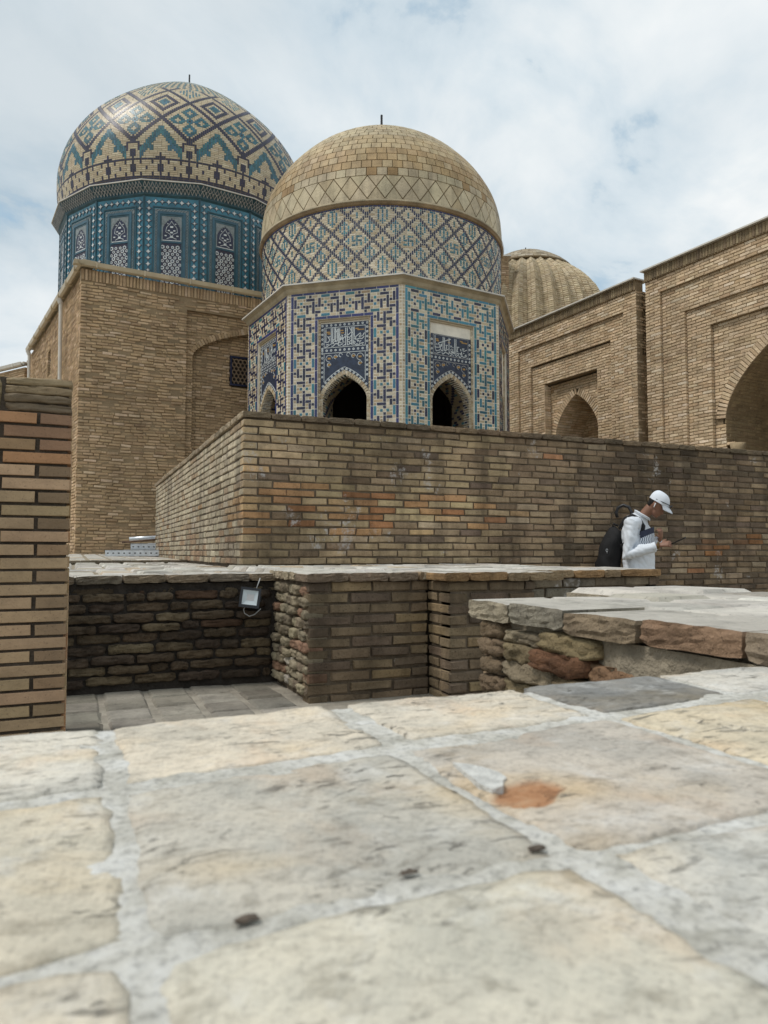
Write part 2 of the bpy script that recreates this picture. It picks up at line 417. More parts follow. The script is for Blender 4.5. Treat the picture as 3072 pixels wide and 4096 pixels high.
# ------------------------------------------------------------------ near ledge the camera looks across
def near_mat():
    m, nt, b, pos = newmat('near_paving')
    base = nt.nodes.new('ShaderNodeObjectInfo').outputs['Color']
    wv = scalevec(nt, pos, (1, 1, 1))
    big = noi(nt, wv, 7, 6, .62, .4)
    c = mix(nt, 'MULTIPLY', 1.0, base, ramp(nt, big, [(.34, (1.14, 1.12, 1.09)), (.47, (1.08, 1.08, 1.08)), (.60, (.88, .90, .92))]))
    och = noi(nt, scalevec(nt, pos, (1, 1.4, 1)), 4.3, 4, .5, .3)
    c = mix(nt, 'MULTIPLY', 1.0, c, ramp(nt, och, [(.53, (1, 1, 1)), (.70, (1.0, .88, .70))]))
    pk = noi(nt, scalevec(nt, pos, (1.3, .8, 1)), 6.1, 5, .55, .2)
    c = mix(nt, 'MULTIPLY', 1.0, c, ramp(nt, pk, [(.54, (1, 1, 1)), (.72, (1.0, .88, .79))]))
    wf = noi(nt, pos, 13, 8, .68, .5)
    c = mix(nt, 'MIX', ramp(nt, wf, [(.54, g3(0)), (.70, g3(.38))]), c, (.70, .70, .68))
    md = noi(nt, scalevec(nt, pos, (1, 1.5, 1)), 30, 6, .7, .4)
    c = mix(nt, 'MULTIPLY', 1.0, c, ramp(nt, md, [(.34, (.70, .69, .67)), (.48, (1, 1, 1)), (.66, (1.06, 1.06, 1.05))]))
    grain = noi(nt, pos, 190, 4, .7)
    c = mix(nt, 'MULTIPLY', 1.0, c, ramp(nt, grain, [(.3, g3(.70)), (.48, g3(1)), (.7, g3(1.10))]))
    mp = nt.nodes.new('ShaderNodeMapping'); mp.inputs['Rotation'].default_value = (0, 0, R(-24)); mp.inputs['Scale'].default_value = (26, 60, 30)
    nt.links.new(pos, mp.inputs[0])
    scr = noi(nt, mp.outputs[0], 1.0, 5, .66, 1.0)
    zone = ramp(nt, noi(nt, pos, 5.5, 4, .6), [(.43, g3(0)), (.56, g3(1))])
    pitf = mix(nt, 'MULTIPLY', 1.0, ramp(nt, scr, [(.57, g3(0)), (.66, g3(.85))]), zone)
    c = mix(nt, 'MIX', pitf, c, (.13, .12, .10))
    ch = nt.nodes.new('ShaderNodeVertexColor'); ch.layer_name = 'chip'
    sp = nt.nodes.new('ShaderNodeSeparateColor'); nt.links.new(ch.outputs[0], sp.inputs[0])
    oc = ramp(nt, noi(nt, pos, 45, 6, .7), [(.3, (.20, .095, .045)), (.5, (.38, .19, .09)), (.7, (.46, .28, .16))])
    c = mix(nt, 'MIX', sp.outputs[0], c, oc)
    nt.links.new(c, b.inputs['Base Color']); b.inputs['Roughness'].default_value = .72; b.inputs['Specular IOR Level'].default_value = .35
    h = mix(nt, 'SUBTRACT', 1.0, mix(nt, 'ADD', 1.0, ramp(nt, grain, [(.2, g3(0)), (.8, g3(.35))]), ramp(nt, noi(nt, pos, 48, 6, .6), [(.2, g3(0)), (.8, g3(1))])), pitf)
    bumpit(nt, b, h, .0022)
    return m
def joint_mat():
    m, nt, b, pos = newmat('near_mortar')
    c = ramp(nt, noi(nt, pos, 16, 8, .68, .4), [(.28, (.24, .225, .185)), (.38, (.40, .385, .335)), (.50, (.54, .525, .475)), (.66, (.64, .635, .605))])
    c = mix(nt, 'MULTIPLY', 1.0, c, ramp(nt, noi(nt, pos, 120, 5, .7), [(.32, g3(.55)), (.5, g3(1)), (.7, g3(1.1))]))
    nt.links.new(c, b.inputs['Base Color']); b.inputs['Roughness'].default_value = .9
    bumpit(nt, b, noi(nt, pos, 85, 7, .7), .0035)
    return m
NEAR = near_mat(); JOINT = joint_mat()
ledge = thing('near_ledge', (.1, .4, 0), 'pale square-tiled ledge filling the bottom of the view, edges worn', 'ledge')
def near_tile(x0, x1, y0, y1, col, seed, chip=None, edge=False, z=0.0, b0=0.0, b1=0.0):
    n = 44 if chip else 30; mb = MB(); vc = []
    ph = seed * 7.3
    for j in range(n + 1):
        for i in range(n + 1):
            s, t = i / n, j / n
            x = x0 + (x1 - x0) * s; y = y0 + b0 * x + (y1 + b1 * x - y0 - b0 * x) * t
            ds = min(s, 1 - s) * (x1 - x0); dt = min(t, 1 - t) * (y1 - y0); de = min(ds, dt)
            cr = max(0, .028 - math.hypot(max(0, .028 - ds), max(0, .028 - dt)) ) if False else 0
            # rounded, ragged outline
            k = max(0, 1 - de / .012)
            x += k * (crumble(y, seed, 13, ph) * .006 + crumble(y, seed, 45, ph + 5) * .0045 + crumble(y, seed, 130, ph) * .002) + crumble(x, y, 6, ph) * .002
            y += k * (crumble(x, seed, 13, ph + 9) * .006 + crumble(x, seed, 45, ph + 3) * .0045 + crumble(x, seed, 130, ph + 1) * .002)
            if edge and t > .8: y += crumble(x, 1, 9, 4.4) * .012 * (t - .8) * 5
            cx, cy = (.5 - abs(s - .5)) * (x1 - x0), (.5 - abs(t - .5)) * (y1 - y0)
            if cx < .03 and cy < .03:
                q = (.03 - cx) * (.03 - cy) / .0009; x += (.5 - s) * .006 * q; y += (.5 - t) * .006 * q
            zz = z + .0024 - .0016 * k ** 2 + crumble(x, y, 9, ph) * .0028 + crumble(x, y, 32, ph) * .0009 + crumble(x, y, 90, ph) * .0007
            cm = 0
            if chip:
                px, py, rx, ry = chip; dx, dy = x - px, y - py
                dx2 = dx * .88 + dy * .47; dy2 = -dx * .47 + dy * .88
                rr = math.hypot(dx2 / rx, dy2 / ry) + crumble(x, y, 40, 2) * .22
                cm = max(0, min(1, (1.0 - rr) / .16)); zz -= .0042 * cm * (1.0 - .45 * max(0, min(1, (dx2 / rx + 1) / 2)))
            mb.v.append((x, y, zz)); vc.append(cm)
    for j in range(n):
        for i in range(n):
            a = j * (n + 1) + i; mb.f.append((a, a + 1, a + n + 2, a + n + 1)); mb.c.append(None); mb.mi.append(0)
    ring = list(range(n + 1)) + [(n + 1) * j + n for j in range(1, n + 1)] + [(n + 1) * n + i for i in range(n - 1, -1, -1)] + [(n + 1) * j for j in range(n - 1, 0, -1)]
    b0 = len(mb.v)
    for i in ring: p = mb.v[i]; mb.v.append((p[0], p[1], z - .045)); vc.append(0)
    for i in range(len(ring)):
        k = (i + 1) % len(ring); mb.f.append((ring[k], ring[i], b0 + i, b0 + k)); mb.c.append(None); mb.mi.append(0)
    me = mb.mesh('paving_tile', NEAR, True)
    at = me.color_attributes.new('chip', 'FLOAT_COLOR', 'POINT')
    at.data.foreach_set('color', [q for v in vc for q in (v, v, v, 1)])
    o = link('paving_tile', me, ledge); o.color = (*col, 1); return o
CREAM = (.54, .485, .39); PALE = (.56, .525, .455); GREYB = (.45, .42, .36)
rowA, rowB, rowC = (.125, .380, .0, .02), (.399, .641, .012, .09), (.664, .889, .10, .022)
xs = [(-.53, -.270), (-.25, .029), (.044, .297), (.333, .586), (.604, .852), (.870, 1.11)]
tcol = {(0, 1): CREAM, (0, 2): (.52, .485, .40), (0, 3): (.50, .48, .43), (1, 1): (.53, .475, .375), (1, 2): GREYB, (1, 3): (.46, .415, .355), (1, 4): (.55, .475, .35),
        (2, 1): PALE, (2, 2): (.58, .515, .415), (2, 3): (.58, .52, .425), (2, 4): (.22, .215, .20), (2, 5): (.50, .475, .425)}
for r, (y0, y1, sl0, sl1) in enumerate((rowA, rowB, rowC)):
    for c, (x0, x1) in enumerate(xs):
        dx = [(.0), (.004), (-.004)][r] * (1 if c % 2 else -.6)
        col = tcol.get((r, c), jit(CREAM, .08))
        ch = (.350, .512, .040, .026) if (r, c) == (1, 3) else None
        if (r, c) == (1, 3): x0 -= .022
        near_tile(x0 + dx * .5, x1 + dx * .5, y0, y1, col, 1 + r * 6.1 + c * 1.7, ch, edge=(r == 2), b0=sl0, b1=sl1)
for c, (x0, x1) in enumerate(xs): near_tile(x0, x1, -.17, .095, jit(CREAM, .1), 40 + c)
mb = MB(); nx, ny = 190, 120
for j in range(ny + 1):
    for i in range(nx + 1):
        x = -.75 + 1.9 * i / nx; y = -.35 + 1.24 * j / ny
        if j == ny: y += crumble(x, 1, 9, 4.4) * .012
        under = any(q0 + .022 < x < q1 - .022 for q0, q1 in xs) and any(r0 + s0 * x + .022 < y < r1 + s1 * x - .022 for r0, r1, s0, s1 in (rowA, rowB, rowC)) or (.31 < x < .42 and .46 < y < .6)
        mb.v.append((x, y, -.0002 + crumble(x, y, 8, 3) * .0017 + crumble(x, y, 38, 8) * .0014 + crumble(x, y, 90, 2) * .0012 - (.006 if j == ny else 0) - (.012 if under else 0)))
for j in range(ny):
    for i in range(nx):
        a = j * (nx + 1) + i; mb.f.append((a, a + 1, a + nx + 2, a + nx + 1)); mb.c.append(None); mb.mi.append(0)
mb.obj('mortar_bed', JOINT, ledge, smooth=True)
mb = MB(); mb.abox(-.75, 1.13, -.35, .86, -.8, -.03); mb.obj('core', M['mortar_mid'], ledge)
sp = []; lay(sp, None, (1.13, .885, 0), Vector((0, 1, 0)), 0, 1.88, -.8, -.05, [(1, (.3, .25, .17))], st='flat', depth=.04)
finish_bricks(ledge, sp, 'brick', M['old'], limit=0)
# lump of white mortar left in the chipped tile, and loose crumbs in the joints
def crumb(name, p, r, mat, label, cat, seed, sq=(1, 1, .6), group=None, parent=None):
    bm = bmesh.new(); bmesh.ops.create_icosphere(bm, subdivisions=2, radius=1)
    for v in bm.verts:
        d = 1 + noise.noise(v.co * 1.9 + Vector((seed, seed, 0))) * .8
        v.co = Vector((v.co.x * sq[0], v.co.y * sq[1], v.co.z * sq[2])) * r * d
    me = bpy.data.meshes.new(name); bm.to_mesh(me); bm.free(); me.materials.append(mat)
    me.polygons.foreach_set('use_smooth', [True] * len(me.polygons))
    o = link(name, me, parent); o.location = Vector(p)
    if label: o['label'] = label; o['category'] = cat
    if group: o['group'] = group
    return o
WH = plain('white_plaster_chip', (.60, .595, .56), .9, var=.22, vs=70, bump=.006, bs=160)
DK = plain('dark_crumb', (.085, .066, .05), .9, var=.4, vs=80)
mb = MB(); ol = [(.3175, .537), (.321, .523), (.334, .526), (.3415, .539), (.350, .546), (.3515, .561), (.346, .579), (.337, .592), (.3285, .604)]
mb.add([(x, y, .0048 + crumble(x, y, 60, 1) * .0016) for x, y in ol] + [(x, y, -.01) for x, y in ol], [tuple(range(9))] + [((i + 1) % 9, i, i + 9, (i + 1) % 9 + 9) for i in range(9)])
mb.obj('mortar_chip', WH, ledge)
for p, r, lab, sd in (((.090, .397, .003), .0042, 'dark crumb in the joint nearest the lower left tile corner', 1), ((.193, .412, .004), .0036, 'flat dark crumb in the joint below the central grey tile', 4), ((.286, .411, .004), .0042, 'rounded brown crumb at the joint crossing right of centre', 8)):
    crumb('earth_crumb', p, r, DK, lab, 'crumb', sd, (1.7, .8, .38), 'loose crumbs on the near ledge')

# ------------------------------------------------------------------ block on the right: worn coping, lump bricks and mortar
PAL_OLD = [(5, (0.318, 0.231, 0.143)), (4, (0.267, 0.191, 0.121)), (3, (0.375, 0.277, 0.175)), (1.5, (0.21, 0.153, 0.108)), (1, (0.432, 0.334, 0.222)), (.15, (0.394, 0.208, 0.108))]
PAL_TOP = [(4, (.56, .53, .47)), (3, (.49, .46, .405)), (2, (.62, .59, .53)), (1.5, (.42, .385, .325)), (1, (.50, .41, .30))]
def paving(root, x0, x1, y0, y1, z, pitch=.27, joint=.012, thick=.045, pal=PAL_TOP, name='paving_tile', cut=None, limit=300, slope=0.0, mats=None, stj=.003, ox=0, oy=0):
    sp = []; nx = max(1, round((x1 - x0) / pitch)); ny = max(1, round((y1 - y0) / pitch)); px = (x1 - x0) / nx; py = (y1 - y0) / ny
    for i in range(nx):
        for j in range(ny):
            cx, cy = x0 + (i + .5) * px, y0 + (j + .5) * py
            if cut and cut(cx, cy): continue
            tl = Vector((random.gauss(0, .008), random.gauss(0, .008), 1)).normalized()
            a = Vector((1, 0, 0)); a = (a - tl * a.dot(tl)).normalized(); u = a.cross(-tl)
            sp.append(Spec(Vector((cx, cy, z + slope * (cy - y0) + random.uniform(-stj, stj))), a, tl, u, px - joint, py - joint, thick, jit(pick(pal), .07), 'chamfer'))
    finish_bricks(root, sp, name, mats or M['slab'], limit)
    return sp

blk = thing('brick_block', (1.7, 1.6, -.8), 'low tile-topped brick block on the right with crumbling lump bricks in its side', 'wall')
mb = MB(); mb.abox(1.20, 2.40, .2, 1.93, -.8, .036); mb.abox(1.83, 2.40, 1.93, 2.40, -.8, .036); mb.obj('core', M['mortar_lump'], blk)
sp = []
# coping stones along the side facing the pit (face looks to -x)
nX = Vector((-1, 0, 0)); nY = Vector((0, -1, 0))
y = 1.985
for L, c in ((.235, (.38, .32, .23)), (.255, (.37, .33, .255)), (.26, (.33, .25, .165)), (.27, (.36, .235, .15)), (.25, (.33, .26, .18)), (.26, (.4, .33, .24)), (.25, (.36, .3, .2))):
    sp.append(Spec(Vector((1.125 + random.uniform(-.006, .006), y - L / 2, .026 + random.uniform(-.003, .003))), Vector((0, -1, 0)), nX, Z, L - .012, .055, .27, jit(c, .05), 'stone'))
    y -= L
# end of the coping (far end, looks to +y) and top sheet
finish_bricks(blk, sp, 'coping_brick', M['coping'])
def top_tiles():
    sp = []
    for i in range(4):
        for j in range(7):
            x0 = 1.405 + i * .258 + random.uniform(-.004, .004); y0 = 1.98 - (j + 1) * .272 + (.02 if i % 2 else 0)
            sp.append((x0, x0 + .240, y0, y0 + .254))
    for i in range(2): sp.append((1.845 + i * .29, 1.845 + i * .29 + .28, 2.0, 2.41))
    out = []
    for (x0, x1, y0, y1) in sp:
        tl = Vector((random.gauss(0, .004), random.gauss(0, .004), 1)).normalized(); a = Vector((1, 0, 0)); a = (a - tl * a.dot(tl)).normalized()
        out.append(Spec(Vector(((x0 + x1) / 2, (y0 + y1) / 2, .0545 + random.uniform(-.004, .003))), a, tl, a.cross(-tl), x1 - x0, y1 - y0, .045, jit(pick(PAL_TOP), .07), 'chamfer'))
    finish_bricks(blk, out, 'paving_tile', M['slab'])
top_tiles()
sp = []
def lump(y, z, L, h, c, x=1.15, st='rock'): sp.append(Spec(Vector((x, y, z)), Vector((0, -1, 0)), nX, Z, L, h, .22, jit(c, .05), st))
OL = (.37, .29, .17); RE = (.30, .155, .085); LT = (.45, .375, .25); DG = (.26, .22, .15)
for k, z in enumerate((-.030, -.082, -.136, -.19, -.245, -.3)): lump(1.868, z, .115 + .018 * (k % 2), .047, jit((.29, .215, .135), .15), 1.138, 'rock')
lump(1.71, -.040, .185, .034, LT, 1.142); lump(1.72, -.084, .15, .050, OL, 1.134); lump(1.50, -.036, .235, .048, (.46, .36, .2), 1.128)
lump(1.685, -.134, .24, .050, LT, 1.138); lump(1.53, -.086, .235, .052, RE, 1.120); lump(1.325, -.092, .20, .045, (.42, .26, .15), 1.136)
lump(1.43, -.140, .24, .050, OL, 1.13); lump(1.17, -.150, .24, .05, DG, 1.14)
for k in range(5):
    for q in range(4): lump(1.72 - q * .26 + (k % 2) * .1, -.19 - k * .055, .24, .047, jit(OL))
finish_bricks(blk, sp, 'brick', M['worn'])
mb = MB(); n1, n2 = 60, 26     # mortar smeared over the side
for j in range(n2 + 1):
    for i in range(n1 + 1):
        yy = 1.93 - 1.5 * i / n1; zz = -.006 - .5 * j / n2
        f = min(1, i / 25); bul = .028 * max(0, min(1, (1.42 - yy) / .12)) * (1 - max(0, min(1, (-.12 - zz) / .16)))
        mb.v.append((1.172 + .014 * max(0, min(1, (yy - 1.38) / .1)) - bul - crumble(yy, zz, 7, 2) * .012 - crumble(yy, zz, 24, 5) * .006 - crumble(yy, zz, 70, 1) * .002, yy, zz))
for j in range(n2):
    for i in range(n1):
        a = j * (n1 + 1) + i; mb.f.append((a, a + 1, a + n1 + 2, a + n1 + 1)); mb.c.append(None); mb.mi.append(0)
mb.obj('mortar_patch', M['mortar_lump'], blk, smooth=True)
sp = []; lay(sp, None, (2.4, 2.41, 0), Vector((0, 1, 0)), 0, .56, -.8, 0, PAL_OLD, depth=.05); lay(sp, None, (1.83, 2.40, 0), nX, 0, .46, -.8, 0, PAL_OLD, depth=.05)
lay(sp, None, (1.82, 1.945, 0), Vector((0, 1, 0)), 0, .66, -.8, 0, PAL_OLD, depth=.05)
finish_bricks(blk, sp, 'end_brick', M['old'])

# ------------------------------------------------------------------ smooth brick pier at the left
pier = thing('brick_pier', (-.35, 3.4, -.8), 'square pier of smooth pinkish tan bricks with wide dark joints, left edge', 'pier')
PAL_P = [(1.2, (.46, .25, .12)), (.8, (.33, .21, .11)), (4, (0.49, 0.342, 0.199)), (3, (0.513, 0.342, 0.205)), (3, (0.467, 0.336, 0.188)), (1.2, (0.422, 0.285, 0.137)), (1.0, (0.422, 0.245, 0.131))]
sp = []; mo = MB(); ch = .0545; zt = .925
pz = zt - .145
c = 0; z = pz
while z > -.8:
    z -= ch; k = c % 2
    xr = -.022
    seg = [(xr - (.118 if k == 0 else .252), xr, k == 0), (xr - (.118 if k == 0 else .252) - .268, xr - (.118 if k == 0 else .252) - .014, False), (xr - .80, xr - (.118 if k == 0 else .252) - .282, False)]
    tt = (pz - z) / (pz + .8)
    for x0, x1, hd in seg:
        base = pick(PAL_P)
        if hd: base = pick([(3, (.33, .225, .13)), (2, (.37, .24, .135)), (1, (.25, .17, .10))])
        if tt < .16 and random.random() < .65: base = (.29, .17, .10)
        if tt > .66: kk = random.choice((.95, .9, .75)); base = tuple(b * kk for b in base)
        sp.append(Spec(Vector(((x0 + x1) / 2 + (.0 if x1 == xr else random.uniform(-.004, .004)), 3.30 + random.uniform(-.004, .004), z + ch / 2 + random.uniform(-.0015, .0015))), Vector((1, 0, random.gauss(0, .004))).normalized(), nY, Z, x1 - x0 - (0 if x1 == xr else random.uniform(0, .006)), .0425 + random.uniform(-.0015, .0015), .11, jit(base, .07), 'cut'))
    c += 1
for i in range(4):
    zz = zt - .018 - i * .036; r = random.uniform(-.006, .006)
    sp.append(Spec(Vector((-.022 - .126 + r * .5, 3.298 + r, zz)), Vector((1, 0, .02 * (1 - i * .4))).normalized(), nY, Vector((-.02 * (1 - i * .4), 0, 1)).normalized(), .25, .0315, .12, jit([(.34, .26, .15), (.30, .225, .13), (.21, .155, .095), (.20, .148, .095)][i], .04), 'rock'))
for k in range(2): sp.append(Spec(Vector((-.318 - k * .08, 3.30, zt - .068)), Vector((1, 0, 0)), nY, Z, .062, .15, .12, jit((.31, .24, .13), .05), 'rock'))
for k in range(3): sp.append(Spec(Vector((-.53, 3.30, zt - .03 - k * .045)), Vector((1, 0, 0)), nY, Z, .25, .035, .12, jit((.31, .24, .15), .1), 'rock'))
# side towards the pit (edge-on from here)
lay(sp, None, (-.014, 3.86, 0), Vector((1, 0, 0)), -.54, 0, -.8, zt - .15, PAL_P, ch=ch, depth=.05, st='cut') if False else None
for i in range(30):
    zz = zt - .17 - i * ch * 1.0
    if zz < -.78: break
    sp.append(Spec(Vector((-.018, 3.30 + .145, zz)), Vector((0, 1, 0)), Vector((1, 0, 0)), Z, .25, .0425, .05, jit(pick(PAL_P)), 'cut'))
    sp.append(Spec(Vector((-.018, 3.30 + .41, zz)), Vector((0, 1, 0)), Vector((1, 0, 0)), Z, .25, .0425, .05, jit(pick(PAL_P)), 'cut'))
finish_bricks(pier, sp, 'brick', M['pillar'])
mb = MB(); mb.abox(-.83, -.034, 3.316, 3.84, -.8, zt - .006); mb.obj('mortar', M['mortar_dark'], pier)

# ------------------------------------------------------------------ sunken pit: floor, back wall, side wall
FZ = -.65
pit = thing('pit_floor', (.5, 3.6, FZ), 'grey square-tiled floor at the bottom of the sunken pit', 'floor', kind='structure')
del pit['category']
mb = MB(); mb.abox(-1.4, 3.9, .9, 4.75, FZ - .12, FZ - .012); mb.obj('mortar_bed', plain('pit_mortar', (.30, .27, .22), .95, var=.3, vs=8, bump=.01, bs=60), pit)
PAL_PIT = [(3, (.25, .23, .19)), (2, (.30, .275, .225)), (2, (.21, .19, .155)), (1, (.34, .315, .265))]
paving(pit, -1.36, 1.18, 1.0, 4.74, FZ, .262, .016, .05, PAL_PIT)
back = thing('pit_back_wall', (.2, 4.8, FZ), 'dark rubble brick wall at the back of the pit, bricks worn round', 'wall')
PAL_R = [(4, (0.132, 0.0966, 0.0633)), (3, (0.167, 0.124, 0.0782)), (2, (0.103, 0.0759, 0.0552)), (1.2, (0.23, 0.178, 0.109)), (.6, (0.132, 0.0805, 0.0517))]  # brick colours lowered so the pit's shade is painted into the wall
sp = []
zc = FZ + .03; row = 0
while zc < -.085:
    h = random.uniform(.058, .066); x = -1.3 + random.uniform(0, .2); rt_ = random.gauss(0, .006)
    while x < 1.2:
        L = random.choice((.26, .25, .24, .22, .27, .17, .12, .28)); e = min(x + L, 1.22)
        if e - x > .05:
            sp.append(Spec(Vector(((x + e) / 2, 4.72 + random.uniform(-.02, .012), zc + h / 2 + (x * rt_) + crumble(x, zc, 2.2, 3) * .016)), Vector((1, 0, random.gauss(0, .02))).normalized(), nY, Z, e - x - .016, h - .011, .12, jit(pick(PAL_R), .16), 'rock'))
        x = e
    zc += h + .003; row += 1
x = -1.3
while x < 1.2:
    L = random.choice((.2, .26, .14, .1, .24)); sp.append(Spec(Vector((x + L / 2, 4.735 + random.uniform(-.01, .02), -.052 + random.uniform(-.012, .012))), Vector((1, 0, random.gauss(0, .03))).normalized(), nY, Z, L - .02, random.uniform(.04, .055), .12, jit(pick(PAL_R), .1), 'rock')); x += L
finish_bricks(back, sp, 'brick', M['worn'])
sp = []; x = -1.35
for L in (.30, .27, .26, .262, .268, .27, .258, .262, .265, .26):
    if x > 1.2: break
    sp.append(Spec(Vector((x + L / 2, 4.70 + random.uniform(-.006, .006), .031 + random.uniform(-.003, .003))), Vector((1, 0, random.gauss(0, .008))).normalized(), nY, Z, L - .016, .05, .255, jit(pick([(2, (.25, .195, .13)), (2, (.23, .19, .14)), (1, (.31, .24, .16))]), .08), 'stone')); x += L
finish_bricks(back, sp, 'coping_brick', M['coping'])
mb = MB(); mb.abox(-1.35, 1.26, 4.745, 5.0, FZ - .1, .0)
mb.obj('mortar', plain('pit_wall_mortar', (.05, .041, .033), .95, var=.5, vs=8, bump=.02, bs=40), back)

side = thing('stepped_brick_wall', (2.4, 4.2, FZ), 'stepped brick retaining wall with a projecting pale coping between pit and lane', 'wall')
PAL_S = [(4, (0.229, 0.17, 0.107)), (3, (0.271, 0.203, 0.123)), (2, (0.183, 0.135, 0.0941)), (1.2, (0.323, 0.235, 0.132)), (.3, (0.235, 0.147, 0.0941))]
sp = []; mo = MB()
zt = .03
lay(sp, mo, (1.24, 3.985, 0), nY, 0, .765, -.75, zt - .003, PAL_S, bl=.262, ch=.0665, joint=.014, depth=.11, st='chamfer', wob=.2, rec=.014)
lay(sp, mo, (2.005, 3.985, 0), nX, 0, .27, -.75, zt - .003, PAL_S, bl=.262, ch=.0665, joint=.014, depth=.11, st='chamfer', first=1, wob=.1, rec=.014)
lay(sp, mo, (2.005, 3.72, 0), nY, 0, .60, -.75, zt - .003, PAL_S, bl=.262, ch=.0665, joint=.014, depth=.11, st='chamfer', first=1, wob=.3, rec=.014)
lay(sp, mo, (2.605, 4.0, 0), nY, 0, 1.25, -.8, zt - .003, [(3, (.25, .17, .105)), (3, (.22, .18, .125)), (2, (.30, .19, .10)), (2, (.19, .165, .125))], bl=.262, ch=.0665, joint=.014, depth=.11, st='chamfer', wob=.4, rec=.014)
lay(sp, mo, (3.857, 4.0, 0), Vector((1, 0, 0)), 0, 2.4, -.8, zt - .003, PAL_S, bl=.262, ch=.0665, depth=.1)
# rubble side towards the pit (looks to -x)
zc = FZ + .02; PAL_SR = [(3, (.34, .29, .20)), (3, (.29, .24, .165)), (2, (.40, .345, .235)), (1, (.24, .19, .135)), (1, (.31, .19, .125)), (.5, (.50, .46, .38))]
while zc < -.03:
    h = random.uniform(.055, .066); y = 4.74
    while y > 3.99:
        L = random.choice((.12, .13, .1, .14, .16, .24)); e = max(y - L, 3.985)
        if y - e > .04: sp.append(Spec(Vector((1.232 + random.uniform(-.022, .010), (y + e) / 2, zc + h / 2 + random.uniform(-.006, .006))), Vector((0, -1, random.gauss(0, .04))).normalized(), nX, Z, y - e - .014, h - .010, .11, jit(pick(PAL_SR), .12), 'rock'))
        y = e
    zc += h + .003
for s in sp: pass
finish_bricks(side, sp, 'brick', M['old'])
mo.obj('mortar', M['mortar_mid'], side)
mb = MB(); mb.abox(1.262, 2.55, 4.07, 4.96, -.78, .056); mb.abox(2.1, 2.6, 3.83, 4.1, -.78, .055); mb.abox(2.5, 3.838, 4.1, 6.40, -.78, .0565); mb.abox(1.30, 2.55, 4.95, 6.40, -.78, .0555); mb.obj('core', M['mortar_mid'], side)
# coping bricks
sp = []
CP = [(2, (.29, .21, .125)), (2, (.27, .20, .14)), (1, (.34, .21, .10)), (1, (.30, .25, .18))]
def cop(x0, x1, y, n, z=.0525):
    z = .0525
    L = (x1 - x0)
    sp.append(Spec(Vector(((x0 + x1) / 2, y, z + random.uniform(-.003, .003))), Vector((1, 0, random.gauss(0, .006))).normalized(), n, Z, L - .012, .050, .245, jit(pick(CP), .08), 'stone'))
x = 1.215
for L in (.262, .25, .20, .06): cop(x, x + L, 3.955 + random.uniform(-.005, .005), nY); x += L
x = 1.955
for L in (.17, .262, .16, .255): cop(x, x + L, 3.685 + random.uniform(-.008, .006), nY, .0545); x += L
x = 2.60
for L in (.262, .23, .255, .15, .36): cop(x, x + L, 3.965 + random.uniform(-.005, .005), nY, .056); x += L
y = 4.205
for k in range(5):
    L = random.choice((.115, .13, .12)); sp.append(Spec(Vector((1.212 + random.uniform(-.008, .008), y + L / 2, .0525)), Vector((0, -1, 0)), nX, Z, L - .01, .05, .24, jit((.44, .36, .245), .12), 'stone')); y += L
for k in range(2): sp.append(Spec(Vector((1.955, 3.70 + .25 + .04 + k * .10, .0525)), Vector((0, -1, 0)), nX, Z, .09, .048, .05, jit((.38, .30, .20), .1), 'rock'))
finish_bricks(side, sp, 'coping_brick', M['coping'])
paving(side, 1.46, 3.81, 4.215, 4.82, .079, .268, .02, .04, stj=.005)
paving(side, 1.22, 3.81, 4.825, 6.41, .079, .268, .02, .04, stj=.005)
paving(side, 2.0, 2.60, 3.94, 4.215, .0785, .262, .016, .04)

# platform behind the pit, two levels
plat = thing('paved_terrace', (.2, 6.5, 0), 'sunlit pale tiled terrace between the pit and the mausoleum wall', 'terrace', kind='structure'); del plat['category']
mb = MB(); mb.abox(-3.5, 1.30, 4.955, 9.8, -.8, .036); mb.obj('core', M['mortar_lump'], plat)
paving(plat, -2.2, 1.20, 4.965, 6.40, .058, .27, .02, .04, stj=.005)
paving(plat, -2.2, 1.375, 6.40, 9.85, .058, .27, .02, .04, stj=.005)
mb = MB(); mb.add([(-5, 9.85, -.8), (1.37, 9.85, -.8), (1.37, 19, -.8), (-5, 19, -.8), (-5, 9.85, .082), (1.37, 9.85, .082), (1.37, 19, .150), (-5, 19, .150)], [(4, 5, 6, 7), (0, 1, 5, 4), (1, 2, 6, 5), (3, 0, 4, 7)])
mb.obj('core', M['mortar_lump'], plat)
paving(plat, -2.8, 1.36, 9.86, 17.4, .088, .29, .014, .03, slope=.0075)
sp = []; x = -2.8
while x < 1.36: sp.append(Spec(Vector((x + .06, 9.83, .072)), Vector((1, 0, 0)), nY, Z, .11, .035, .12, jit((.22, .18, .13), .2), 'chamfer')); x += .12
finish_bricks(plat, sp, 'kerb_brick', M['old'])

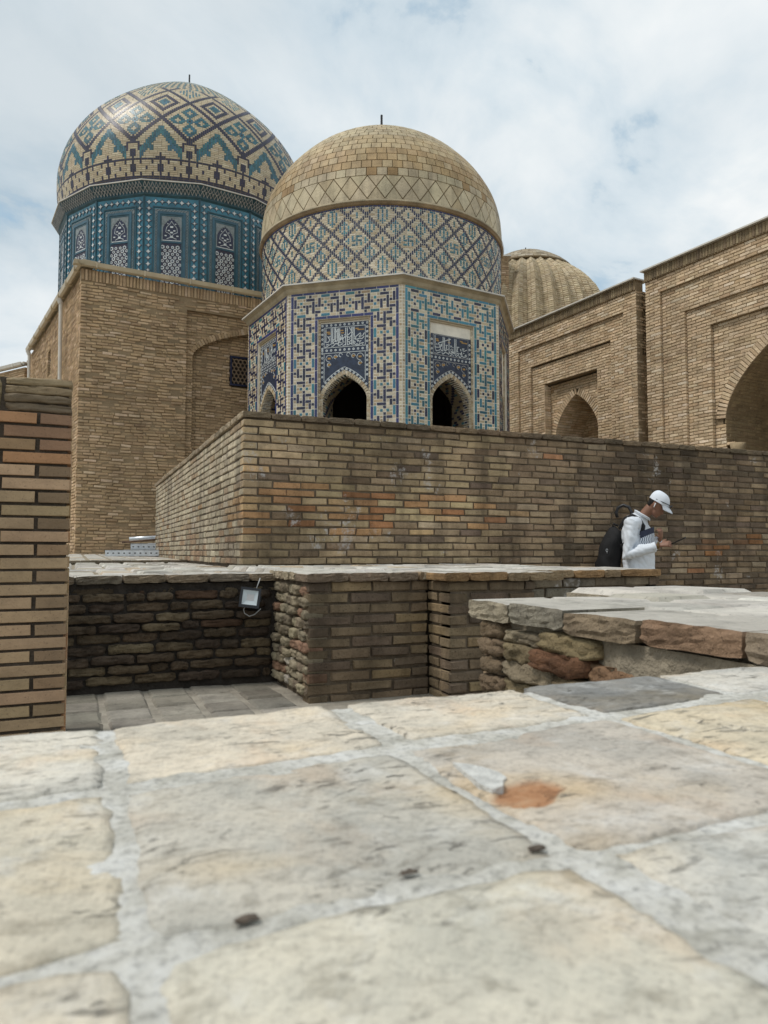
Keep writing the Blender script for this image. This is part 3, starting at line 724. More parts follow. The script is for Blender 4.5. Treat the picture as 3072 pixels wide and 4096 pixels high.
# ------------------------------------------------------------------ enclosure wall in the middle
encl = thing('enclosure_wall', (3, 6.5, 0), 'long old brick enclosure wall in the middle, stained tan bricks under a brick coping', 'wall')
def mid_col(x, z):
    h = (z - .08) / 1.36; c = pick(PAL_OLD)
    k = math.exp(-((x - .7) / 1.3) ** 2) * math.exp(-((h - .42) / .14) ** 2)
    if random.random() < k * 1.1: c = pick([(2, (.50, .34, .18)), (2, (.48, .28, .14)), (1.5, (.52, .40, .23)), (1, (.40, .20, .095))])
    elif x < 2.6 and random.random() < .62: c = pick([(2, (.44, .33, .195)), (1, (.39, .29, .175))])
    elif x > 3.2 and random.random() < .45: c = pick([(2, (.205, .15, .098)), (1, (.175, .13, .088)), (1, (.24, .17, .10))])
    k2 = math.exp(-((x - 5.75) / .42) ** 2) * math.exp(-((z - .3) / .12) ** 2)
    if random.random() < k2 * .8: c = pick([(1, (.34, .17, .075)), (1, (.27, .155, .085))])
    if h > .93: c = tuple(v * .8 for v in c)
    f = 1 + .5 * noise.noise((x * .75, z * 1.3, 2.2)) + .25 * noise.noise((x * 2.4, z * 3, 8.8))
    c = tuple(v * max(.55, min(1.35, f)) for v in c)
    return jit(c, .09)
def left_col(x, z):
    h = (z - .08) / 1.36; near = max(0, 1 - (7.54 - x) / 1.6)
    c = pick([(4, (.47, .40, .285)), (3, (.42, .35, .245)), (2, (.52, .445, .32)), (1, (.38, .285, .185))])
    if .15 < h < .55 and random.random() < near * .8 + .05: c = pick([(1, (.42, .27, .14)), (1, (.44, .33, .20))])
    if h < .25 and random.random() < .25: c = (.42, .29, .18)
    return jit(c, .1)
sp = []; mo = MB()
YW = 6.412
lay(sp, mo, (1.378, YW, 0), nY, 0, 9.2, .078, 1.40, PAL_OLD, bl=.268, ch=.0697, joint=.013, depth=.13, st='chamfer', wob=.35, colfn=mid_col, jw=.004, rec=.011, tilt=.004)
lay(sp, mo, (3.78, YW + .002, 0), nY, 0, 6.8, -.8, .078, PAL_OLD, bl=.268, ch=.0697, joint=.013, depth=.13, st='chamfer', wob=.35, colfn=lambda x, z: mid_col(x + 2.4, z), jw=.004)
lay(sp, mo, (1.378, 13.95, 0), nX, 0, 7.538, .078, 1.40, PAL_OLD, bl=.26, ch=.0697, joint=.014, depth=.13, st='chamfer', wob=.3, colfn=left_col, jw=.004, first=1, rec=.011)
finish_bricks(encl, sp, 'brick', M['old'])
mo.obj('mortar', M['mortar_mid'], encl)
sp = []; x = 1.365
while x < 10.5:
    L = random.uniform(.255, .29)
    sp.append(Spec(Vector((x + L / 2, YW - .022 + random.uniform(-.006, .006), 1.436 + random.uniform(-.004, .004))), Vector((1, 0, random.gauss(0, .012))).normalized(), nY, Z, L - .012, .052, .26, jit(pick([(3, (.21, .16, .105)), (2, (.175, .135, .09)), (1, (.26, .19, .12))]), .1), 'stone')); x += L
y = YW - .02
while y < 13.9:
    L = random.uniform(.255, .29)
    sp.append(Spec(Vector((1.356 + random.uniform(-.006, .006), y + L / 2, 1.436 + random.uniform(-.004, .004))), Vector((0, -1, 0)), nX, Z, L - .012, .052, .26, jit((.40, .32, .22), .12), 'stone')); y += L
finish_bricks(encl, sp, 'coping_brick', M['worn'])
mb = MB(); mb.abox(1.40, 10.6, YW + .018, YW + .36, .0, 1.455); mb.abox(1.40, 1.72, YW + .36, 13.93, .0, 1.455); mb.obj('core', M['mortar_mid'], encl)

# ================================================================== BUILDINGS
NAVY = (.016, .018, .055); TURQ = (.034, .16, .215); BUFF = [(4, (.52, .425, .28)), (2, (.45, .345, .21)), (3, (.60, .52, .375)), (.7, (.37, .265, .15))]
def mosaic(ni, nj, cls, place, capv=4, caph=3, wrap=False):
    """merge equal cells into upright or lying bricks"""
    done = set()
    C = {}
    for j in range(nj):
        for i in range(ni): C[i, j] = cls(i, j)
    for j in range(nj):
        for i in range(ni):
            if (i, j) in done: continue
            c = C[i, j]
            if c is None: continue
            if c in '.P':
                w = 1; mx = caph if not (i == 0 or C.get((i - 1, j)) != c) else 1 + (j * 2 + i) % caph
                while w < mx and C.get((i + w, j)) == c and (i + w, j) not in done: w += 1
                h = 1
            else:
                w = 1
                while C.get((i + w, j)) == c and (i + w, j) not in done and w < capv: w += 1
                h = 1
                while C.get((i, j + h)) == c and (i, j + h) not in done and h < capv: h += 1
                if w >= h and c not in 'V': h = 1
                else: w = 1
            for a in range(w):
                for b in range(h): done.add((i + a, j + b))
            place(i, j, w, h, c)
SW = ["T..x..T", ".X.XXX.", "xX.X...", ".XXXXX.", "...X.Xx", ".XXX.X.", "T..x..T", "T.T.T.T"]

octo = thing('octagonal_mausoleum', (8.167, 19.238, 0), 'octagonal mausoleum with blue geometric brick mosaic, round drum and plain buff dome', 'mausoleum')
OC = Vector((8.167, 19.238, 0)); OR = 3.85; OA = R(-105.6); G = 2.947 / 37; WT = 6.66
overt = [OC + Vector((math.cos(OA + k * R(45)), math.sin(OA + k * R(45)), 0)) * OR for k in range(8)]
sp = []; mo = MB(); lin = []; linm = MB(); ARC = []
ZS, AH, AA = 3.94, .60, .565
def oct_face(k, flip, opened):
    A_, B_ = overt[k], overt[(k + 1) % 8]          # counter clockwise: seen from outside A is left
    n = Vector(((B_ - A_).y, -(B_ - A_).x, 0)).normalized(); a = right_of(n)
    if (B_ - A_).dot(a) < 0: A_, B_ = B_, A_
    X_, T_ = (TURQ, NAVY) if flip else (NAVY, TURQ)
    LC = (.04, .20, .27) if flip else (.022, .030, .13)
    def cls(i, j):
        if i in (0, 36): return 'P'
        if j == 0 or i in (1, 35): return 'L'
        if j >= 8 and (i in (9, 27) or (j == 8 and 9 <= i <= 27)): return 'L'
        if j >= 9 and 10 <= i <= 26: return None
        if j <= 7: return SW[(i - 2 + 5) % 8][(j - 1) % 7]
        ci = i - 2 if i <= 8 else i - 28
        return SW[(j - 8 + 1) % 8][ci] if 0 <= ci <= 6 else '.'
    nj = 52
    def place(i, j, w, h, c):
        u = (i + w / 2) * G; z = WT - (j + h / 2) * G
        col = {'X': X_, 'x': X_, 'T': T_, 'L': LC}.get(c)
        col = jit(col, .35, .1) if col else jit(pick(BUFF), .12)
        gap = .020 if c in '.P' else .017
        sp.append(Spec(A_ + a * u + n * (.004 if c in '.P' else .009) + Z * z, a, n, Z, w * G - gap, h * G - gap, .03, col, 'flat', z > 3.3))
    mosaic(37, nj, cls, place, 4, 3)
    # mortar backing with the niche left open
    x0, x1, zt = 10 * G, 27 * G, WT - 9 * G; zb = WT - nj * G
    for (q0, q1, z0, z1) in ((0, x0, 0, WT), (x1, 37 * G, 0, WT), (x0, x1, zt, WT)):
        mo.box(A_ + a * q0 - n * .3 + Z * z0, a * (q1 - q0), n * .3, Z * (z1 - z0))
    if not opened:
        mo.box(A_ + a * x0 - n * .3, a * (x1 - x0), n * .22, Z * zt); return A_, a, n
    c = (x0 + x1) / 2
    # recessed niche ground: plaster strips round the arch
    rec = .085; nz = 170
    H = arch_hole(c, AA, ZS, AH)
    for q in range(nz):
        z0 = zt * q / nz; z1 = zt * (q + 1) / nz
        ho = H((z0 + z1) / 2)
        for s0, s1 in ([(x0, ho[0][0] - .0), (ho[0][1], x1)] if ho else [(x0, x1)]):
            if s1 > s0: mo.box(A_ + a * s0 - n * .32 + Z * z0, a * (s1 - s0), n * (.32 - rec), Z * (z1 - z0))
    # edge bricks of the niche
    for q in range(int((zt - 2.5) / G)):
        for s, w in ((x0 + .03, .05), (x1 - .03, .05)):
            sp.append(Spec(A_ + a * s - n * (rec - .035) + Z * (zt - (q + .5) * G), a, n, Z, w, G - .014, .04, jit(pick(BUFF), .12), 'flat'))
    sp.append(Spec(A_ + a * c - n * (rec - .04) + Z * (zt - .03), a, n, Z, x1 - x0, .05, .04, (.42, .34, .22), 'flat'))
    voussoirs(sp, A_, n, c, AA, ZS, AH, .105, .062, BUFF, off=-rec + .028, depth=.03, st='flat', leg=1.4)
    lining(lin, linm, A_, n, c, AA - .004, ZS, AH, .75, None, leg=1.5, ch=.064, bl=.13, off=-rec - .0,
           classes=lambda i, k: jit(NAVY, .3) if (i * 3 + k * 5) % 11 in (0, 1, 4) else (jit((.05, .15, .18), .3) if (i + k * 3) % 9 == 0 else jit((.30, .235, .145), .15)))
    return A_, a, n
FACES = {}
for k in range(8): FACES[k] = oct_face(k, k in (0, 4), k in (0, 1, 6, 7))
finish_bricks(octo, sp, 'mosaic_brick', M['glaze'])
mo.obj('wall', M['mortar_white'], octo)
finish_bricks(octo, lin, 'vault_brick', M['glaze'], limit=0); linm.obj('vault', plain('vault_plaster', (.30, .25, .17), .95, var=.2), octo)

dk_ = MB()       # near-black sheets added to paint the unlit chamber's darkness
for k in range(8):
    A_, a, n = FACES[k]
    if k in (2, 3, 4, 5): dk_.quad([A_ - n * .34, A_ + a * 37 * G - n * .34, A_ + a * 37 * G - n * .34 + Z * 6.6, A_ - n * .34 + Z * 6.6])
    else:
        for x0, x1, z0, z1 in ((0, 10 * G, 0, 6.6), (27 * G, 37 * G, 0, 6.6), (10 * G, 27 * G, 4.7, 6.6)): dk_.quad([A_ + a * x0 - n * .86 + Z * z0, A_ + a * x1 - n * .86 + Z * z0, A_ + a * x1 - n * .86 + Z * z1, A_ + a * x0 - n * .86 + Z * z1])
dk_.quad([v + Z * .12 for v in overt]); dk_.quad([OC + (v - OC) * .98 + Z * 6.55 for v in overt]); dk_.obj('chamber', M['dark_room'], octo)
# inscription panels in the niches
INK1 = [[(215, 400), (215, 760)], [(380, 375), (380, 800)], [(427, 372), (425, 800)], [(490, 375), (490, 680)], [(520, 372), (522, 690)], [(570, 390), (570, 760)], [(606, 380), (600, 890)], [(640, 378), (642, 780)],
        [(480, 380), (640, 600), (780, 800)], [(820, 360), (822, 890)], [(870, 358), (872, 880)], [(930, 350), (1060, 560)], [(1005, 350), (1005, 870)], [(1045, 345), (1045, 885)], [(1080, 342), (1085, 640)], [(1000, 480), (860, 610), (660, 720)],
        [(200, 770), (215, 800), (290, 795), (335, 720), (270, 615)], [(190, 940), (240, 930), (330, 870), (400, 830), (460, 830), (440, 780)], [(390, 910), (430, 920), (520, 830), (575, 825), (560, 860)], [(430, 745), (480, 700), (530, 735), (470, 770), (545, 765), (575, 735)],
        [(600, 890), (660, 882), (735, 840)], [(650, 755), (620, 800), (690, 815)], [(725, 790), (775, 795), (740, 745)], [(735, 910), (800, 872)], [(870, 880), (925, 875), (940, 815), (985, 850)], [(695, 580), (735, 590), (700, 645), (765, 660), (835, 590), (790, 565)],
        [(885, 640), (950, 655), (985, 600)], [(1080, 625), (1130, 632), (1200, 580), (1260, 525), (1285, 560), (1230, 640), (1340, 605), (1385, 525)], [(1075, 690), (1135, 655), (1100, 712), (1180, 712), (1250, 680), (1320, 705), (1370, 635)],
        [(1072, 760), (1080, 850), (1140, 890), (1245, 882)], [(1240, 810), (1285, 752)], [(1165, 752), (1230, 752)], [(1195, 750), (1195, 790)], [(1230, 855), (1355, 820)], [(225, 870), (300, 850)], [(660, 690), (760, 700)], [(890, 730), (960, 690)], [(860, 760), (930, 800), (985, 740)], [(1150, 850), (1180, 850)], [(1320, 870), (1345, 870)], [(300, 640), (350, 620)], [(1105, 780), (1110, 810)]]
INK2 = [[(305, 470), (305, 780), (330, 820), (420, 825), (500, 790), (512, 720)], [(300, 760), (312, 850), (340, 930), (400, 920), (450, 900)], [(410, 705), (500, 930), (545, 930), (552, 520)], [(410, 700), (560, 650), (785, 580)], [(595, 540), (598, 925), (640, 930), (645, 850)],
        [(735, 550), (730, 940), (760, 1000), (820, 1000), (885, 965), (790, 945), (850, 990), (905, 1015), (908, 580)], [(950, 590), (945, 1040)], [(515, 980), (540, 1032), (620, 970), (690, 1005), (740, 990)], [(915, 1050), (960, 1092), (1025, 1050), (1020, 1000), (980, 1015)],
        [(1035, 1085), (1070, 1135), (1135, 1080), (1120, 965)], [(1120, 1080), (1200, 1125), (1275, 1100), (1260, 1045), (1225, 1085)], [(350, 1000), (470, 960)], [(765, 1070), (835, 1035)], [(1195, 945), (1285, 908)], [(635, 765), (685, 765)], [(660, 765), (655, 855)], [(765, 785), (820, 790)], [(792, 790), (795, 820)],
        [(980, 820), (1042, 822)], [(1010, 822), (978, 940), (1010, 960)], [(1148, 870), (1205, 872)], [(1172, 872), (1170, 935)], [(300, 985), (310, 1000)], [(855, 1065), (868, 1078)], [(708, 1030), (722, 1042)], [(1185, 1000), (1198, 1010)], [(1290, 1145), (1300, 1158)], [(770, 895), (780, 908)], [(845, 820), (860, 840)], [(460, 750), (480, 770), (500, 740)], [(360, 710), (365, 750)], [(670, 900), (700, 880)], [(815, 870), (830, 910), (860, 900)], [(1060, 1010), (1110, 1012)], [(1085, 1012), (1085, 1050)], [(1095, 880), (1105, 930)]]
INK3 = [l for q, l in enumerate(INK1) if q % 3 != 1]
def ribbon(mb, pts, w, P, a, up, n, t=.004):
    for p, q in zip(pts, pts[1:]):
        dx, dz = q[0] - p[0], q[1] - p[1]; L = math.hypot(dx, dz) or 1; ex, ez = dx / L, dz / L; nx_, nz_ = -ez * w / 2, ex * w / 2
        p0 = (p[0] - ex * w * .35, p[1] - ez * w * .35); q0 = (q[0] + ex * w * .35, q[1] + ez * w * .35)
        F_ = lambda x, z, d: P + a * x + up * z + n * d
        c = [(p0[0] + nx_, p0[1] + nz_), (p0[0] - nx_, p0[1] - nz_), (q0[0] - nx_, q0[1] - nz_), (q0[0] + nx_, q0[1] + nz_)]
        mb.add([F_(x, z, t) for x, z in c] + [F_(x, z, 0) for x, z in c], [(0, 1, 2, 3), (1, 0, 4, 5), (2, 1, 5, 6), (3, 2, 6, 7), (0, 3, 7, 4)])
HEX = {}
def flower_mesh(key, r, mats, petals=6, inner=.42, t=.006, star=False):
    if key in HEX: return HEX[key]
    mb = MB(); nn = petals * 2; o = []
    for k in range(nn):
        rr = r * (1 if k % 2 == 0 else (.45 if star else .86)); an = math.pi * 2 * k / nn + math.pi / 2; o.append((math.cos(an) * rr, math.sin(an) * rr))
    mb.add([(x, -t, z) for x, z in o] + [(x, 0, z) for x, z in o], [tuple(reversed(range(nn)))] + [(k, (k + 1) % nn, (k + 1) % nn + nn, k + nn) for k in range(nn)])
    if inner:
        m = 6; i_ = [(math.cos(math.pi * 2 * k / m) * r * inner, math.sin(math.pi * 2 * k / m) * r * inner) for k in range(m)]
        mb.add([(x, -t - .002, z) for x, z in i_], [tuple(reversed(range(m)))], mi=1)
    HEX[key] = mb.mesh('flower', mats); return HEX[key]
def put(name, me, parent, P, a, n, sc=1.0):
    o = bpy.data.objects.new(name, me); COL.objects.link(o); o.parent = parent
    B = Matrix((a, -n, Z)).transposed().to_4x4()
    o.matrix_basis = Matrix.Translation(P - WORLDLOC.get(parent.name, Vector())) @ B @ Matrix.Scale(sc, 4); return o
for fk, ink, dmg in ((7, INK1, 0), (0, INK2, 1), (6, INK3, 0)):
    A_, a, n = FACES[fk]; x0, x1 = 10.7 * G, 26.3 * G; c = 18.5 * G; zt = WT - 9 * G - (.10 if not dmg else .34); rec = .085
    zb = 4.14
    pm = MB(); H = arch_hole(c, AA + .115, ZS, AH + .13); nz = 80
    for q in range(nz):
        z0 = zb + (zt - zb) * q / nz; z1 = zb + (zt - zb) * (q + 1) / nz; ho = H((z0 + z1) / 2)
        for s0, s1 in ([(x0, ho[0][0]), (ho[0][1], x1)] if ho else [(x0, x1)]):
            if s1 > s0: pm.box(A_ + a * s0 - n * (rec + .01) + Z * z0, a * (s1 - s0), n * .028, Z * (z1 - z0))
    pan = pm.obj('inscription_panel', plain('navy_faience_%d' % fk, (.018, .03, .06), .35, var=.5, vs=12), octo)
    P = A_ + a * 0 - n * (rec - .018)
    iz1 = zt - (.105 if not dmg else .02); iz0 = iz1 - .50; ix0, ix1 = x0 + .09, x1 - .09
    wt = MB()
    def frame(mb, q0, q1, r0, r1, w=.012): ribbon(mb, [(q0, r0), (q1, r0), (q1, r1), (q0, r1), (q0, r0)], w, P, a, Z, n, .005)
    frame(wt, ix0, ix1, iz0, iz1)
    # spandrel outline following the arch
    sz1 = iz0 - .14; cv = [(x, z) for x, z in arch_curve(c, AA + .17, ZS + .01, AH + .185, 16) if z > 4.2 and ix0 < x < ix1]
    lf = [p for p in cv if p[0] < c]; ribbon(wt, [(ix0, cv[0][1]), (ix0, sz1), (ix1, sz1), (ix1, cv[-1][1])], .012, P, a, Z, n, .005); ribbon(wt, cv, .012, P, a, Z, n, .005)
    for s in (-1, 1):   # arabesque curls in the spandrels
        for (cx_, cz_, rr) in ((.40, sz1 - .13, .085), (.40, sz1 - .29, .05), (.23, sz1 - .10, .05), (.10, sz1 - .06, .045)):
            ribbon(wt, [(c + s * cx_ + math.cos(q * .6) * rr, cz_ + math.sin(q * .6) * rr) for q in range(9)], .012, P, a, Z, n, .005)
    wt.obj('panel_border', M['white_dim'] if dmg else M['white_tile'], octo)
    ik = MB()
    if ink is not INK2: X0, X1, T0, T1, B0_, B1_ = 162, 1415, 365, 285, 965, 900
    else: X0, X1, T0, T1, B0_, B1_ = 255, 1328, 430, 605, 1020, 1185
    for l in ink:
        pts = []
        for (x, y) in l:
            s = (x - X0) / (X1 - X0); yt = T0 + (T1 - T0) * s; yb = B0_ + (B1_ - B0_) * s; pts.append((ix0 + s * (ix1 - ix0), iz1 - (y - yt) / (yb - yt) * (iz1 - iz0)))
        ribbon(ik, pts, .0175, P, a, Z, n, .006)
    ik.obj('inscription', M['white_tile'], octo)
    go = MB()
    for (s, v, w) in ((.10, .22, .035), (.43, .18, .03), (.45, .30, .03), (.80, .14, .03), (.86, .20, .04), (.93, .2, .035), (.12, .30, .03)):
        x, z = ix0 + s * (ix1 - ix0), iz1 - v * (iz1 - iz0); ribbon(go, [(x - w, z), (x + w, z)], .03, P, a, Z, n, .004)
    for s in (-1, 1):
        for (dx_, dz_) in ((.40, -.13), (.40, -.29), (.23, -.10)): ribbon(go, [(c + s * dx_ - .022, sz1 + dz_), (c + s * dx_ + .022, sz1 + dz_)], .045, P, a, Z, n, .004)
    go.obj('gilt_ornament', M['ochre'], octo)
    fm = flower_mesh('rosette', .031, [M['white_tile'], M['navy']], 6, .36)
    rows = []
    nfx = 10
    for q in range(nfx + 1):
        x = x0 + .042 + (x1 - x0 - .084) * q / nfx
        if not dmg: rows.append((x, zt - .048))
        rows.append((x, iz0 - .07))
    for q in range(11):
        z = zt - .15 - q * .118
        if z > zb + .05 and abs(z - (iz0 - .07)) > .05: rows += [(x0 + .042, z), (x1 - .042, z)]
    for x, z, tx, tz, L in resample(arch_curve(c, AA + .142, ZS, AH + .157, 16), .11):
        if z > 4.2: rows.append((x, z))
    for x, z in rows: put('rosette', fm, octo, P + a * x + Z * z, a, n)

# cornice of the octagon
mb = MB()
def ring_poly(R_, z): return [OC + Vector((math.cos(OA + k * R(45)) * R_, math.sin(OA + k * R(45)) * R_, z)) for k in range(8)]
prof = [(OR + .012, WT - .02), (OR + .05, WT + .03), (OR + .07, WT + .10), (OR + .15, WT + .16)]
for (r0, z0), (r1, z1) in zip(prof, prof[1:]):
    A0, A1 = ring_poly(r0, z0), ring_poly(r1, z1)
    for k in range(8): mb.quad([A0[k], A0[(k + 1) % 8], A1[(k + 1) % 8], A1[k]])
mb.obj('cornice', M['cornice'], octo)
mb = MB(); A0, A1, A2, A3 = ring_poly(OR + .19, WT + .162), ring_poly(OR + .19, WT + .195), ring_poly(3.3, WT + .21), ring_poly(OR - .1, WT + .16)
for k in range(8):
    q = (k + 1) % 8; mb.quad([A0[k], A0[q], A1[q], A1[k]]); mb.quad([A1[k], A1[q], A2[q], A2[k]]); mb.quad([A3[k], A3[q], A0[q], A0[k]])
mb.obj('flashing', M['metal_white'], octo)
# drum
DR = 3.47; DZ0, DZ1 = WT + .2, 8.80; NC = 17 * 24; DC = 2 * math.pi * DR / NC; NRW = int((DZ1 - DZ0 - .05) / DC)
cam_ang = math.atan2(CAMP.y - OC.y, CAMP.x - OC.x)
sp = []
def mod(v, m): return (v + m // 2) % m - m // 2
SW5 = ["X.XXX", "X.X..", "XXXXX", "..X.X", "XXX.X"]
def drum_cls(i, j):
    if j == 0: return 'L'
    y = j - 16; x = i
    p, q = mod(x + y, 24), mod(x - y, 24)
    if p in (7, 8) or p in (-8, -7): return 'V'
    if q in (7, 8) or q in (-8, -7): return 'V'
    if abs(p) < 7 and abs(q) < 7:
        dx, dy = (p + q) / 2, (p - q) / 2
        dx, dy = math.floor(dx + .5), math.floor(dy + .5)
        if abs(dx) <= 2 and abs(dy) <= 2 and abs(y - dy) < 3: return 't' if SW5[dy + 2][dx + 2] == 'X' else '.'
        if abs(y - dy) >= 3: return 't' if abs(dx) * 1.2 + abs(dy) <= 4.4 and (dx % 2 == 0 or abs(dy) > 2) else '.'
        if abs(dx) + abs(dy) in (5,) and dx * dy == 0: return 't'
        if (abs(dx), abs(dy)) in ((4, 0), (4, 1)): return 't'
        return '.'
    P_ = abs(p) >= 9; Q_ = abs(q) >= 9
    if P_ != Q_:
        c1 = (p % 24 - 12) if P_ else p; c2 = (q % 24 - 12) if Q_ else q
        dx, dy = (c1 + c2) / 2, (c1 - c2) / 2
        if abs(dx) <= 2.6 and abs(dx) * 1.1 + abs(dy) <= 3.9: return 't' if round(dx + 8) % 2 == 0 or abs(dy) > 1.6 else '.'
        return '.'
    if P_ and Q_:
        c1, c2 = p % 24 - 12, q % 24 - 12
        if abs(c1 + c2) <= 1 and abs(c1 - c2) <= 3: return 't'
    return '.'
def drum_place(i, j, w, h, c):
    an = cam_ang - (i + w / 2 - NC / 2) / NC * -2 * math.pi
    if math.cos(an - cam_ang) < -.35: return
    n = Vector((math.cos(an), math.sin(an), 0)); a = right_of(n)
    z = DZ1 - .03 - (j + h / 2) * DC
    col = {'V': NAVY, 't': TURQ, 'L': (.02, .026, .10)}.get(c); col = jit(col, .35, .1) if col else jit(pick([(4, (.58, .49, .34)), (2, (.50, .39, .24)), (3, (.66, .58, .44))]), .12)
    g = .016 if c == '.' else .019
    sp.append(Spec(OC + n * (DR + (.004 if c == '.' else .008)) + Z * z, a, n, Z, w * DC - g, h * DC - g, .03, col, 'flat'))
mosaic(NC, NRW, drum_cls, drum_place, 2, 3)
finish_bricks(octo, sp, 'drum_brick', M['glaze'])
def lathe(mb, prof, C0_, n=96, mi=0):
    for (r0, z0), (r1, z1) in zip(prof, prof[1:]):
        for k in range(n):
            a0, a1 = 2 * math.pi * k / n, 2 * math.pi * (k + 1) / n
            P = lambda r, t, z: C0_ + Vector((math.cos(t) * r, math.sin(t) * r, z))
            if r1 < 1e-4: mb.quad([P(r0, a0, z0), P(r0, a1, z0), P(0, 0, z1)], mi=mi)
            else: mb.quad([P(r0, a0, z0), P(r0, a1, z0), P(r1, a1, z1), P(r1, a0, z1)], mi=mi)
mb = MB(); lathe(mb, [(DR - .008, WT + .1), (DR - .008, DZ1)], OC); lathe(mb, [(DR, WT + .02), (.001, WT + .03)], OC, 32); mb.obj('drum_wall', M['mortar_white'], octo, smooth=True)
mb = MB(); lathe(mb, [(DR - .02, DZ1 - .05), (DR + .05, DZ1 - .02), (DR + .085, DZ1 + .03), (DR + .07, DZ1 + .09), (DR + .02, DZ1 + .12)], OC, 120)
mb.obj('drum_moulding', plain('brown_moulding', (.26, .185, .105), .7, var=.4, vs=3), octo, smooth=True)
mb = MB(); lathe(mb, [(DR + .092, DZ1 + .035), (DR + .10, DZ1 + .05), (DR + .092, DZ1 + .085)], OC, 120); mb.obj('dome_rim', M['cornice'], octo, smooth=True)
# plain dome
class Prof:
    def __init__(s, pts, n=240):
        # Catmull-Rom through (r,z)
        P = [pts[0]] + pts + [pts[-1]]; out = []
        for k in range(1, len(P) - 2):
            p0, p1, p2, p3 = P[k - 1:k + 3]
            for q in range(24):
                t = q / 24
                out.append(tuple(.5 * (2 * p1[d] + (p2[d] - p0[d]) * t + (2 * p0[d] - 5 * p1[d] + 4 * p2[d] - p3[d]) * t * t + (3 * p1[d] - p0[d] - 3 * p2[d] + p3[d]) * t ** 3) for d in (0, 1)))
        out.append(pts[-1]); s.p = [(max(0, r), z) for r, z in out]; s.s = [0]
        for a, b in zip(s.p, s.p[1:]): s.s.append(s.s[-1] + math.hypot(b[0] - a[0], b[1] - a[1]))
        s.len = s.s[-1]
    def at(s, d):
        import bisect
        k = min(max(1, bisect.bisect(s.s, d)), len(s.s) - 1); f = (d - s.s[k - 1]) / max(1e-9, s.s[k] - s.s[k - 1])
        a, b = s.p[k - 1], s.p[k]; r = a[0] + (b[0] - a[0]) * f; z = a[1] + (b[1] - a[1]) * f
        L = math.hypot(b[0] - a[0], b[1] - a[1]) or 1; return r, z, (b[0] - a[0]) / L, (b[1] - a[1]) / L
pd = Prof([(3.50, 8.86), (3.49, 9.3), (3.42, 9.8), (3.24, 10.3), (2.85, 10.9), (2.25, 11.5), (1.5, 12.0), (.75, 12.42), (.02, 12.82)])
sp = []
def dome_spec(C_, prof, an, d0, d1, wd, col, st='chamfer', lift=0.0, g=.012, thick=.03):
    r, z, tr, tz = prof.at((d0 + d1) / 2); rad = Vector((math.cos(an), math.sin(an), 0)); u = rad * tr + Z * tz; n = rad * tz - Z * tr
    return Spec(C_ + rad * r + Z * z + n * lift, right_of(rad), n, u, wd - g, (d1 - d0) - g, thick, col, st)
TPAL = [(4, (.45, .375, .25)), (3, (.40, .32, .20)), (2, (.36, .265, .15)), (1.2, (.30, .205, .10)), (2, (.50, .43, .30))]
ND = 86; d = .03; DL = .36
# lozenge tiles in two tiers
def loz(C_, prof, an, dc, hw, hh, col):
    r, z, tr, tz = prof.at(dc); rad = Vector((math.cos(an), math.sin(an), 0)); u = rad * tr + Z * tz; n = rad * tz - Z * tr
    return C_ + rad * r + Z * z, right_of(rad), n, u, hw, hh, col
lz = []; nl = 50; hw = math.pi * 3.45 / nl
rows_l = [(.03, 0), (.03 + .36, 1), (.03 + .72, 0)]
lmesh = {}
def lozenge(an, dc, dlo, dhi, col):
    # tile bent to the dome: corners on the surface
    pts = []
    for (da, dd) in ((0, dlo), (1, dc), (0, dhi), (-1, dc)):
        r, z, tr, tz = pd.at(max(.0, dd)); pts.append((an + da * math.pi / nl * .93, r, z))
    lz.append((pts, col))
for k in range(nl):
    an0 = 2 * math.pi * k / nl; h = .30
    for (dc, sh) in ((.06, 0), (.06 + h, 1), (.06 + 2 * h, 0)):
        an = an0 + sh * math.pi / nl; lozenge(an, dc, max(.03, dc - h * .93), min(.06 + 2 * h, dc + h * .93) if dc < .6 else dc, jit(pick([(4, (.60, .51, .345)), (3, (.57, .48, .315)), (1, (.52, .415, .25))]), .04))
nobj = 0
lm = MB()
for pts, col in lz:
    vv = [OC + Vector((math.cos(a_) * (r + .014), math.sin(a_) * (r + .014), z)) for a_, r, z in pts]; vi = [OC + Vector((math.cos(a_) * (r - .02), math.sin(a_) * (r - .02), z)) for a_, r, z in pts]
    ctr = sum(vv, Vector()) / 4; rad = (ctr - OC); rad.z = 0
    fr = rad.normalized().dot((CAMP - OC).normalized()) > .12
    fs = [(0, 1, 2, 3), (1, 0, 4, 5), (2, 1, 5, 6), (3, 2, 6, 7), (0, 3, 7, 4)]
    if (vv[2] - vv[0]).length < 1e-3: continue
    if fr:
        q = MB(); q.add([v - ctr for v in vv + vi], fs); o = link('lozenge_tile', q.mesh('lozenge_tile', M['dometile'][0]), octo, False); o.location = ctr - OC; o.color = (*col, 1)
    else: lm.add(vv + vi, fs, col)
lm.obj('lozenge_tiles', M['dometile'][1], octo, kind='stuff')
d = .06 + .6 + .005; row = 0
